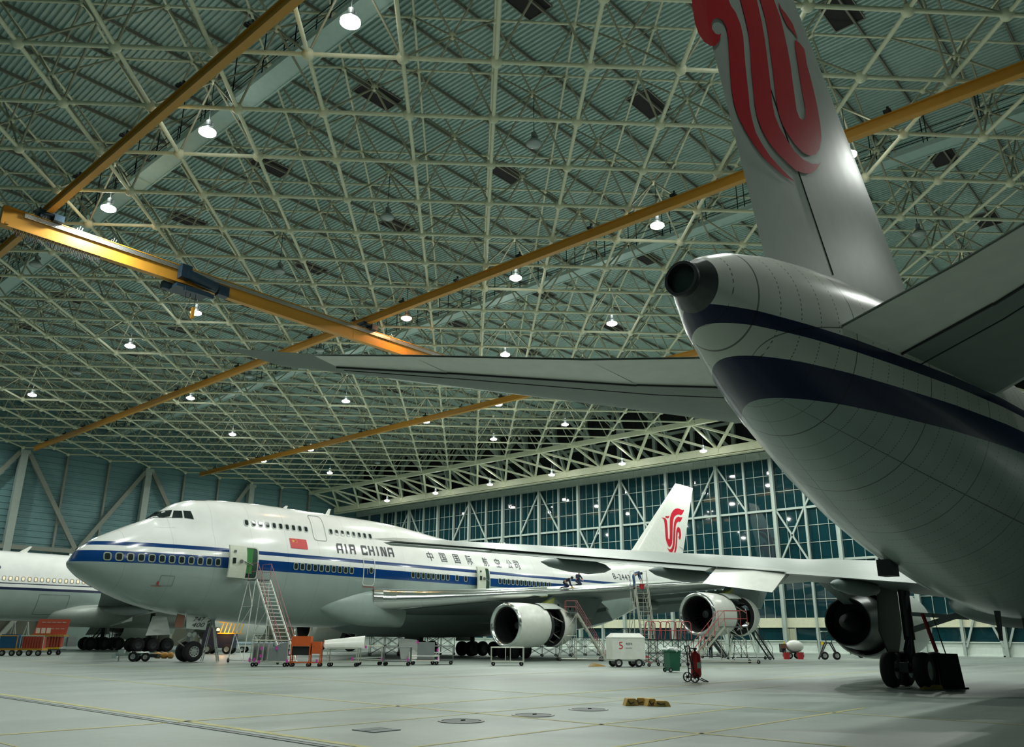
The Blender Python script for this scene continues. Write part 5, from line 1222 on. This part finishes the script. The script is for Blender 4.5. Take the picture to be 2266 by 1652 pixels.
# wheeled fire extinguisher
p = onz(1547, 1509)
t = thing('wheeled_extinguisher', 'big red wheeled fire extinguisher standing alone on the floor', 'fire extinguisher', p+Vector((0, .1, 0)), R45+.3)
MB().lathe([(.16, .02), (.18, .16), (.28, .20), (.95, .20), (1.05, .17), (1.12, .08), (1.14, .06)], ax='z', n=24).build('cylinder', 'red', t, 50)
MB().box((.02, -.205, .62), (.18, .01, .22)).build('label_plate', 'wgrey', t)
MB().tube((0, 0, 1.12), (0, 0, 1.22), .04, 8).box((0, 0, 1.22), (.14, .06, .06)).path([(0, .02, 1.2), (-.2, .02, 1.25), (-.26, .02, 1.0), (-.2, -.1, .5)], .022, 6).build('valve_and_hose', 'black', t)
MB().path([(-.22, -.17, .15), (-.26, -.17, 1.0), (-.36, -.17, 1.32), (-.36, .17, 1.32), (-.26, .17, 1.0), (-.22, .17, .15)], .022, 6).path([(-.2, -.17, .5), (-.2, .17, .5)], .02, 6).path([(.1, -.15, .15), (.42, -.15, .02), (.42, .15, .02), (.1, .15, .15)], .02, 6).build('frame', 'dsteel', t)
for y in (-.26, .26):
    wh = MB().lathe([(-.025, .155), (-.03, .185), (.03, .185), (.025, .155), (-.025, .155)], ax='y', n=24).lathe([(-.02, .01), (-.03, .05), (.03, .05), (.02, .01)], ax='y', n=12)
    for k in range(6): wh.tube((.04*math.cos(k*PI/3), 0, .04*math.sin(k*PI/3)), (.16*math.cos(k*PI/3), 0, .16*math.sin(k*PI/3)), .012, 5)
    wh.build('wheel', 'black', t, 40, loc=(-.24, y, .185))
# heap of wooden chocks
for k, (px, py, ry, w, lb) in enumerate(((1400, 1561, .15, .34, 'yellow wooden wheel chock with a black rope, left end of the heap on the floor'), (1424, 1560, -.25, .30, 'yellow wooden wheel chock second from the left in the heap'), (1445, 1562, .2, .28, 'yellow wooden wheel chock tilted in the middle of the heap'), (1470, 1563, -.1, .42, 'pale worn wooden wheel chock at the right end of the heap'))):
    p = onz(px, py); t = thing('wheel_chock', lb, 'wheel chock', p+Vector((.08, .12, 0)), R45+ry, 'wooden wheel chocks in the foreground heap')
    h = .17 if k < 3 else .13
    MB().prism([(-w/2, -.12, 0), (w/2, -.12, 0), (w/2-.05, -.12, h*.8), (w/4, -.12, h), (-w/2+.06, -.12, h)], (0, .24, 0)).build('block', 'wood', t)
    MB().path([(-w*.3, -.13, h*.7), (-.05, -.17, .05), (w*.15, -.13, h*.5)], .014, 5).build('rope', 'black', t)
    MB().prism([(-.06, -.125, h*.55), (.08, -.125, h*.55), (.01, -.125, h*.25)], (0, -.006, 0)).build('mark', 'yellow', t)
p = onz(1326, 1475)
t = thing('wood_wedges', 'small bundle of splayed wooden slats lying on the floor left of the white cart', 'slats', (p.x, p.y, 0), R45)
for k in range(5): MB().bar((-.65+.06*k, -.12+.05*k, .03+.05*k), (.35, 0, .05), .10, .03).build('slat', 'wood', t)
# tank trailer and buckets
p = onz(1757, 1457)
t = thing('tank_trailer', 'small white water tank on a two-wheeled trailer by the glazed wall', 'trailer', (p.x, p.y, 0), R45)
MB().sphere((.15, 0, 1.0), .5, 24, 14, sc=(1.5, 1, 1)).build('tank', 'white', t, 60)
MB().box((0, 0, .5), (1.5, .7, .06)).box((-.9, 0, .85), (.35, .6, .7)).build('chassis', 'dsteel', t)
MB().box((-.9, -.3, 1.0), (.5, .1, .35)).build('pump_box', 'brownred', t)
for x, y in ((-.5, -.45), (-.5, .45), (.45, -.45), (.45, .45)): wheelset(t, (x, y, .27), .27, .12)
def bucket(label, loc, mk='red', grp=None):
    t = thing('bucket', label, 'bucket', loc, 0, grp)
    MB().lathe([(0, .01), (0, .15), (.34, .19), (.35, .20), (.34, .175), (.03, .14), (.03, .01)], ax='z', n=20).build('pail', mk, t, 50)
    MB().path([(-.18, 0, .33), (-.12, 0, .44), (.12, 0, .44), (.18, 0, .33)], .01, 5).build('handle', 'steel', t)
    return t
for px, lb in ((1741, 'red bucket left of the white tank trailer'), (1772, 'red bucket right of the white tank trailer')):
    p = onz(px, 1458); t = bucket(lb, (p.x, p.y, 0)); t.scale = (1.5, 1.5, 1.5)
# frame dolly and white cart
p = onz(1836, 1459)
t = thing('frame_dolly', 'dark wheeled tube dolly in front of the low wall, left of the near engine', 'dolly', (p.x, p.y, 0), R45)
MB().path([(-1.0, -.3, .05), (-.2, -.2, 1.3), (.2, -.2, 1.3), (.7, -.3, .05)], .05, 6).path([(-.8, .3, .05), (-.2, .2, 1.3), (.2, .2, 1.3), (.9, .3, .05)], .05, 6).path([(-.2, -.2, 1.3), (-.35, 0, 2.2), (.5, 0, 2.2), (.2, -.2, 1.3)], .04, 6).path([(-.3, 0, 1.7), (.5, 0, 2.1)], .03, 6).path([(-1.0, -.3, .9), (-1.0, -.3, 1.6)], .02, 6).build('frame', 'dsteel', t)
MB().box((.1, 0, 2.2), (1.1, .5, .08)).build('tray', 'wgrey', t)
for x, y in ((-.55, -.4), (.45, -.4)): wheelset(t, (x, y, .32), .32, .16)
p = onz(1905, 1455)
t = thing('towable_unit', 'low white wedge-shaped unit with a tow bar, half hidden behind the near engine', 'trailer', (p.x, p.y, 0), R45)
MB().prism([(-1.1, -.6, .45), (1.2, -.6, .5), (1.0, -.6, .8), (-.3, -.6, 1.2), (-1.1, -.6, 1.9)], (0, 1.2, 0)).build('body', 'white', t)
for x in (-.2, .35): wheelset(t, (x, -.5, .27), .27, .16)
wheelset(t, (2.4, -.3, .3), .3, .16)
MB().box((1.6, 0, .55), (1.6, .6, .1)).bar((2.2, 0, .6), (2.4, -.2, .3), .1).build('tow_bar', 'brownred', t)
# under the near jet: chocks and panel
p = onz(2050, 1522)
t = MB().prism([(-.35, 0, 0), (.35, 0, 0), (.3, 0, .14), (-.3, 0, .14)], (0, .3, 0)).build('wheel_chock', 'wood', None, loc=(p.x-.62, p.y-.42, 0), rotz=R45); tag(t, 'orange wooden chock at the near wheels of the grey-bellied jet', 'wheel chock')
p = onz(2112, 1524)
t = thing('panel_stand', 'black upright panel on a stand beside the near main wheels', 'stand', (p.x, p.y, 0), R45+.1)
MB().prism([(-.42, 0, .06), (.42, 0, .06), (.32, 0, 1.15), (-.42, 0, 1.17)], (0, .06, 0)).build('panel', 'black', t)
MB().box((0, .1, .03), (.9, .5, .06)).box((-.3, .25, .5), (.05, .05, .9)).build('foot', 'dsteel', t)
MB().tube((-.05, .1, 1.1), (-.2, .1, 1.75), .02, 6).tube((-.2, .1, 1.75), (-.32, .15, 2.5), .014, 6).build('pole', 'dsteel', t)
# nose area of the jumbo
p = onz(312, 1463)
t = thing('axle_dolly', 'low silver axle dolly with two black wheels left of the jumbo nose wheels', 'dolly', (p.x, p.y, 0), R45)
MB().tube((-.75, 0, .45), (.45, 0, .45), .13, 12).tube((-1.6, 0, .4), (-.75, 0, .4), .08, 10).box((-1.25, 0, .55), (.35, .3, .25)).box((-1.6, -.1, .3), (.3, .3, .2)).build('axle', 'silver', t, 40)
wheelset(t, (-.4, -.3, .3), .3, .16); wheelset(t, (.35, -.3, .27), .27, .12); wheelset(t, (-.4, .3, .3), .3, .16)
MB().tube((-1.35, -.1, .02), (-1.35, -.1, .4), .04, 6).build('stand_leg', 'hub', t)
MB().box((.75, 0, .35), (.6, .5, .2)).build('coupling', 'dsteel', t)
for px, lb in ((333, 'pale upright locker box behind the axle dolly'), (361, 'smaller pale locker box nearer the nose wheels')):
    p = onz(px, 1441); t = thing('locker_box', lb, 'box', (p.x, p.y, 0), R45)
    MB().box((0, 0, .95), (1.1, .7, 1.5)).build('case', 'beige', t); MB().box((-.25, -.36, 1.0), (.4, .02, 1.3)).build('door', 'beige', t); MB().path([(-.5, 0, 1.7), (-.45, 0, 1.9), (.2, 0, 1.9), (.3, 0, 1.7)], .04, 6).build('top_handle', 'wgrey', t)
p = onz(360, 1456)
o = MB(); 
for k in range(9): o.sphere((-.5+.13*k, .05*math.sin(k*2), .2), .19+.05*math.sin(k*1.7), 9, 7)
tag(o.build('sandbag', 'sack', None, 60, loc=(p.x, p.y, 0), rotz=R45), 'orange cloth bundle by the axle dolly', 'bundle')
p = onz(466, 1463)
t = thing('step_ladder', 'pale metal step ladder standing right behind the jumbo nose wheels', 'ladder', (p.x+.2, p.y, 0), R45)
for s in (-.2, .2):
    MB().bar((-.35, s*.7, 2.7), (.25, s, .02), .05, .08).build('front_rail', 'wgrey', t); MB().bar((-.35, s*.7, 2.7), (-.75, s, .02), .04, .05).build('back_leg', 'wgrey', t)
for k in range(1, 9): 
    a = k/9; MB().box((-.35+.6*a, 0, 2.7*(1-a)), (.1, .28+.1*a, .03)).build('rung', 'wgrey', t)
p = onz(478, 1447)
t = thing('beacon_truck', 'dark service truck with a glowing amber beacon and yellow lattice body under the nose', 'truck', (p.x+1, p.y+1, 0), R45)
MB().box((-.2, 0, 1.1), (2.6, 1.6, 1.2)).box((-1.0, 0, 1.9), (.9, 1.5, .7)).build('body', 'navy', t)
y_ = MB()
for k in range(6): y_.bar((.0+.35*k, -.85, 1.75), (.25+.35*k, -.85, 2.7), .08)
y_.box((.9, -.82, 2.7), (2.3, .08, .1)).box((.9, -.82, 1.75), (2.3, .08, .1)); y_.build('lattice_side', 'yellow', t)
for x in (-1., .7):
    for s in (-.75, .75): wheelset(t, (x, s, .42), .42, .25)
MB().lathe([(1.95, .02), (1.97, .13), (2.13, .12), (2.18, .02)], o=(-.2, -.9, 0), ax='z', n=14).build('beacon', 'beacon', t, 50)
l = bpy.data.lights.new('beacon_light', 'POINT'); l.energy = 60; l.color = (1, .4, .08); l.shadow_soft_size = .1
lo = bpy.data.objects.new('beacon_light', l); C.objects.link(lo); lo.location = onz(478, 1447)+Vector((.3, -.4, 1.9))
p = onz(740, 1440)
t = thing('tow_tractor', 'white low tow tractor behind the orange cabinet, under the belly', 'tractor', (p.x, p.y, 0), R45)
MB().prism([(-2.6, -1.1, .5), (2.6, -1.1, .5), (2.6, -1.1, 1.5), (.6, -1.1, 1.6), (.3, -1.1, 2.5), (-.5, -1.1, 2.5), (-.9, -1.1, 1.5), (-2.6, -1.1, 1.3)], (0, 2.2, 0)).build('body', 'white', t)
for x in (-1.7, 1.7):
    for s in (-.95, .95): wheelset(t, (x, s, .55), .55, .4)
MB().box((-.1, -1.11, 2.1), (.5, .03, .5)).build('cab_window', 'pane', t)
MB().box((2.2, 0, 1.55), (.5, 1.6, .12)).build('rear_deck', 'dsteel', t)
p = onz(585, 1443)
t = thing('flatbed_trailer', 'long low grey trailer with pipes behind the boarding stairs', 'trailer', (p.x, p.y, 0), R45)
MB().box((0, 0, .62), (6.0, 1.6, .16)).build('bed', 'wgrey', t)
for k in range(3): MB().tube((-2.8, -.5+.45*k, .84), (2.8, -.5+.45*k, .84), .14, 10).build('pipe', 'bluegrey', t)
for x in (-2, 2):
    for s in (-.7, .7): wheelset(t, (x, s, .28), .28, .18)
# far left equipment
def lf(px, py): q = onz(px, py); return Vector((q.x, q.y, 0))
t = thing('tool_board_cart', 'red tool board with white sheets standing on a wheeled bench at the far left', 'cart', lf(98, 1449)+Vector((.4, .8, 0)), R45)
bd = MB().prism([(-1.35, .1, 1.55), (1.25, .1, 1.55), (1.3, .35, 2.75), (-1.15, .35, 2.75)], (0, .06, 0)).build('board', 'signred', t)
tp_ = MB()
for k in range(5): tp_.box((-.7+.4*k, .26, 2.5), (.3, .02, .05))
for k in range(3): tp_.box((.1+.4*k, .13, 2.0), (.3, .02, .05))
tp_.build('slot', 'wgrey', bd)
for k in range(3): MB().box((-1.0+.42*k, .10, 1.85), (.32, .02, .42)).build('paper_sheet', 'white', bd)
MB().box((0, 0, 1.48), (2.7, .9, .12)).build('bench_top', 'crane', t)
bc = MB()
for k in range(5): bc.box((.25+.22*k, -.2, 1.0), (.12, .4, .8))
bc.box((-.6, 0, .95), (.9, .6, .8)); bc.build('bench_case', 'signred', t)
MB().box((0, 0, .4), (2.6, .9, .08)).build('base', 'dsteel', t)
for x in (-1.1, -.4, .4, 1.1): castor(t, x, -.35, .19)
t = thing('sign_board', 'low yellow board with two lines of dark characters in front of the red tool bench', 'sign', lf(100, 1447)+Vector((.1, -.2, 0)), R45)
b_ = MB().box((0, 0, .72), (1.75, .05, .62)).build('board', 'yellow', t)
decal('board_lettering', [(fit_polys(text_polys('工具车请归位', 1), -.72, .72, .78, .97), 0), (fit_polys(text_polys('请勿乱放', 1), -.45, .5, .5, .7), 0)], lambda u, v, l: Vector((u, -.03, v)), ['signred', 'signred'], b_, 5, 5)
for x in (-.8, .8): MB().box((x, 0, .2), (.05, .3, .42)).build('foot', 'dsteel', t)
for px, mk, lb in ((14, 'bluebin', 'low wheeled cart with a blue bin, at the left edge of the picture'), (73, 'signred', 'low wheeled cart with a red slatted crate, between the blue bin and the yellow sign')):
    t = thing('bin_cart', lb, 'cart', lf(px, 1451)+Vector((.1, .5, 0)), R45)
    MB().box((0, 0, .48), (1.75, .9, .14)).build('bed', 'crane', t)
    g = MB()
    if mk == 'bluebin': g.box((.2, 0, 1.0), (1.3, .7, .9)).box((.2, 0, 1.5), (1.2, .6, .12))
    else:
        for k in range(7): g.box((-.55+.2*k, -.3, 1.0), (.1, .06, .95))
        g.box((0, 0, .95), (1.5, .5, .85))
    g.build('bin' if mk == 'bluebin' else 'crate', mk, t)
    MB().path([(-.85, -.4, .5), (-.85, -.4, 1.45), (.85, -.4, 1.45), (.85, -.4, .5)], .035, 6).build('rail', 'crane' if mk == 'bluebin' else 'beige', t)
    for x in (-.8, -.1, .6): wheelset(t, (x, -.35, .22), .22, .12)
for px, lb in ((22, 'white A-shaped stand behind the blue bin cart'), (52, 'white A-shaped stand left of the red tool board'), (124, 'white A-shaped stand right of the red tool board')):
    t = thing('trestle_stand', lb, 'stand', lf(px, 1434), R45, 'white A-shaped stands')
    for q in ((-.6, 0, .1), (.6, 0, .1), (-.1, .5, .1)): MB().tube((0, 0, 2.9), q, .05, 6).build('leg', 'wgrey', t)
    MB().box((0, 0, .08), (1.3, .5, .1)).build('base', 'wgrey', t)
t = thing('fence_gate', 'pale framed mesh gate in the fence behind the far jet', 'gate', lf(163, 1433)+Vector((0, 0, 0)), 0)
MB().path([(-1.7, 0, .05), (-1.7, 0, 2.7), (1.7, 0, 2.7), (1.7, 0, .05)], .06, 6).build('frame', 'wgrey', t)
MB().box((0, .05, 1.3), (3.3, .04, 2.2)).build('mesh_panel', 'fence', t); MB().box((-.4, -.1, .7), (1.0, .3, 1.1)).build('board', 'steel', t)
t = thing('mesh_fence', 'green mesh fence running behind the wheels of the far jet', 'fence', Vector((48.5, 121.5, 0)), 0)
fm = MB()
for k in range(40): fm.box((-3.2+.165*k, 0, 1.1), (.05, .04, 2.2))
fm.box((0, 0, 2.2), (6.8, .06, .08)).box((0, 0, .2), (6.8, .06, .08)); fm.build('bars', 'wgrey', t); MB().box((0, .1, 1.1), (6.6, .03, 2.0)).build('screen', 'fence', t)
# ------------------------------------------------------------------ people
def skin_mesh(name, chains, mk, parent, levels=1):
    """chains: list of (points, radii, parent index or None); one continuous skinned body"""
    me = bpy.data.meshes.new(name); vs = []; es = []; rs = []
    for pts, rad, root in chains:
        base = len(vs)
        for k, (p, r) in enumerate(zip(pts, rad)):
            vs.append(p); rs.append(r)
            if k: es.append((base+k-1, base+k))
        if root is not None: es.append((root, base))
    me.from_pydata(vs, es, []); me.materials.append(M[mk])
    o = bpy.data.objects.new(name, me); C.objects.link(o); o.parent = parent
    sm = o.modifiers.new('skin', 'SKIN'); sm.use_smooth_shade = True
    if not me.skin_vertices: bpy.context.view_layer.objects.active = o
    for i, sv in enumerate(me.skin_vertices[0].data): sv.radius = rs[i] if isinstance(rs[i], tuple) else (rs[i], rs[i]); sv.use_root = (i == 0)
    sb = o.modifiers.new('smooth', 'SUBSURF'); sb.levels = levels; sb.render_levels = levels
    return o
def person(label, loc, rotz, J, cloth='overall', top=None, glove=None):
    """J: joint positions pelvis, chest, neck, head, l/r shoulder, elbow, hand, hip, knee, ankle, toe"""
    t = thing('person', label, 'person', loc, rotz)
    V = {k: Vector(v) for k, v in J.items()}
    def limbs(k, grow=0., hands=True):
        ch = [([V['pelvis'], V['pelvis'].lerp(V['chest'], .5), V['chest']], [(.15+k, .11+k), (.15+k, .11+k), (.17+k, .12+k)], None)]
        return ch
    head_dir = (V['head']-V['neck']).normalized(); face = Vector(J['face']).normalized()
    H = V['head']
    body = [([V['pelvis'], V['pelvis'].lerp(V['chest'], .5), V['chest'], V['neck'], H-head_dir*.06, H+head_dir*.05, H+head_dir*.10], [.13, .13, .145, .055, .075, .085, .05], None)]
    n = 7; nxt = 7
    def add(pts, rad, root):
        nonlocal nxt
        body.append((pts, rad, root)); b = nxt; nxt += len(pts); return b
    for s in 'lr':
        b = add([V[s+'sh'], V[s+'el'], V[s+'ha']], [.06, .045, .032], 2)
        d = (V[s+'ha']-V[s+'el']).normalized(); side = d.cross(Vector((0, 0, 1)) if abs(d.z) < .9 else Vector((1, 0, 0))).normalized(); dn = side.cross(d)
        pm = add([V[s+'ha']+d*.07], [(.036, .02)], b+2)
        for k in range(4):
            f0 = V[s+'ha']+d*.10+side*(.026-.0175*k); ln = (.068, .078, .072, .055)[k]
            add([f0, f0+d*ln*.5-dn*.008, f0+d*ln*.85-dn*.03], [.0095, .009, .007], pm)
        th = V[s+'ha']+d*.045+side*.03
        add([th, th+side*.022+d*.03], [.011, .008], pm)
    for s in 'lr': add([V[s+'hi'], V[s+'kn'], V[s+'an']], [.085, .06, .042], 0)
    nose = add([H+face*.085-head_dir*.0], [.014], 5)
    skin_mesh('body', body, 'skin', t, 1)
    # clothing follows the body
    up_ = [([V['pelvis'].lerp(V['chest'], .15), V['pelvis'].lerp(V['chest'], .55), V['chest'], V['chest'].lerp(V['neck'], .55)], [.15, .152, .17, .09], None)]
    for s in 'lr': up_.append(([V[s+'sh'], V[s+'el'], V[s+'el'].lerp(V[s+'ha'], .86)], [.078, .06, .046], 2))
    skin_mesh('jacket', up_, top or cloth, t, 1)
    lo_ = [([V['pelvis'].lerp(V['chest'], .2), V['pelvis']], [.148, .152], None)]
    for s in 'lr': lo_.append(([V[s+'hi'], V[s+'kn'], V[s+'kn'].lerp(V[s+'an'], .9)], [.105, .078, .062], 1))
    skin_mesh('trousers', lo_, cloth, t, 1)
    sh = MB()
    for s in 'lr':
        a = V[s+'an']; f = Vector((V[s+'to']-a)); f.z = 0; f = f.normalized()
        o = MB().sphere((0, 0, 0), .075, 10, 7, sc=(1.75, .75, .6)).build('shoe', 'black', t, 60, loc=a+f*.05+Vector((0, 0, -.035))); o.rotation_euler = (0, 0, math.atan2(f.y, f.x))
    hr = MB().sphere(H+head_dir*.035-face*.022, .108, 14, 10, sc=(1, .95, .95)); hr.build('hair', 'hair', t, 60)
    ey = MB(); sd_ = face.cross(head_dir).normalized()
    for q in (-.032, .032): ey.sphere(H+face*.088+sd_*q+head_dir*.02, .011, 7, 5)
    ey.build('eyes', 'black', t); MB().box(H+face*.09-head_dir*.045, (.02, .04, .01)).build('mouth', 'brownred', t)
    if glove:
        for s in 'lr':
            d = (V[s+'ha']-V[s+'el']).normalized(); MB().sphere(V[s+'ha']+d*.05, .055, 10, 7).build('work_glove', glove, t, 60)
    return t
def stance(**k):
    J = dict(pelvis=(0, 0, .95), chest=(0, 0, 1.32), neck=(0, 0, 1.5), head=(.02, 0, 1.64), face=(1, 0, 0), lsh=(0, .19, 1.42), lel=(.02, .25, 1.13), lha=(.12, .22, .9), rsh=(0, -.19, 1.42), rel=(.02, -.25, 1.13), rha=(.12, -.22, .9),
             lhi=(0, .09, .9), lkn=(.03, .10, .5), lan=(0, .10, .09), lto=(.2, .10, .05), rhi=(0, -.09, .9), rkn=(.03, -.10, .5), ran=(0, -.10, .09), rto=(.2, -.10, .05))
    J.update(k); return J
def wing_top(x, y):
    """height of the jumbo's left wing skin above a plan point"""
    s = YN-y; t = x-XN; ch = interp(s, [1.5, 3.2, 7.5, 12, 20, 28, 32], [18.5, 16.6, 12.8, 9.2, 7., 5., 4.1]); tc = interp(s, [1.5, 3.2, 7.5, 12, 20, 28, 32], [.12, .125, .115, .105, .10, .095, .09])
    q = min(1, max(.02, (t-wle(s))/ch)); tw = .03-.0015*s
    return wz(s)+.1+ch*(5*tc*(.2969*math.sqrt(q)-.126*q-.3516*q*q+.2843*q**3-.1036*q**4)+.02*math.sin(PI*q))-ch*q*math.sin(tw)
bend = dict(chest=(.27, 0, 1.16), neck=(.43, 0, 1.16), head=(.55, 0, 1.10), face=(.6, 0, -.8), lsh=(.36, .18, 1.16), lel=(.42, .22, .87), lha=(.5, .16, .62), rsh=(.36, -.18, 1.16), rel=(.44, -.22, .87), rha=(.55, -.14, .62))
sx, sy, sz = STAND
person('person in blue overalls bending over a red bucket on top of the tall wing stand', (sx-.35, sy+.35, sz-.08), R45, stance(**bend), 'overall')
b = bucket('red bucket held on top of the tall wing stand', (sx+.12, sy-.02, sz-.07))
def on_wing(px, s):
    y = YN-s; d = ray(px, 1290); k = y/d.y; x = d.x*k
    return (x, y, wing_top(x, y))
kneel = dict(pelvis=(0, 0, .42), chest=(.30, 0, .62), neck=(.46, 0, .68), head=(.58, 0, .72), face=(.8, 0, -.5), lsh=(.38, .18, .62), lel=(.46, .24, .34), lha=(.66, .2, .08), rsh=(.38, -.18, .62), rel=(.42, -.26, .33), rha=(.5, -.3, .08),
             lhi=(0, .09, .40), lkn=(.36, .12, .10), lan=(-.08, .12, .08), lto=(-.25, .12, .05), rhi=(0, -.09, .40), rkn=(.36, -.12, .10), ran=(-.08, -.12, .08), rto=(-.25, -.12, .05))
x, y, z = on_wing(1248, 13.0)
person('person in dark overalls and yellow gloves kneeling on the wing above the inboard engine', (x, y, z-.02), R45, stance(**kneel), 'navy', None, 'yellow')
crouch = dict(kneel); crouch.update(chest=(.12, 0, .72), neck=(.18, 0, .88), head=(.22, 0, 1.0), face=(1, 0, -.3), lsh=(.12, .18, .8), lel=(.3, .22, .56), lha=(.46, .1, .45), rsh=(.12, -.18, .8), rel=(.3, -.22, .56), rha=(.46, -.1, .45))
x, y, z = on_wing(1277, 12.0)
person('person in dark clothes crouching on the wing, right of the kneeling one with yellow gloves', (x, y, z-.02), R45-.8, stance(**crouch), 'navy')
x, y, z = on_wing(1580, 20.2)
person('person in dark blue standing on the wing, upper half hidden behind the near wing', (x, y, z-.02), R45+2.2, stance(), 'navy')
x, y, z = on_wing(1622, 20.6)
person('person in a pale shirt bent down on hands and knees at the wing tip end', (x, y, z-.02), R45+PI, stance(**kneel), 'navy', 'shirt', 'yellow')
p = onz(1574, 1455)
person('person in dark navy standing on the floor under the outboard engine', (p.x, p.y, 0), R45+1.8, stance(), 'navy')
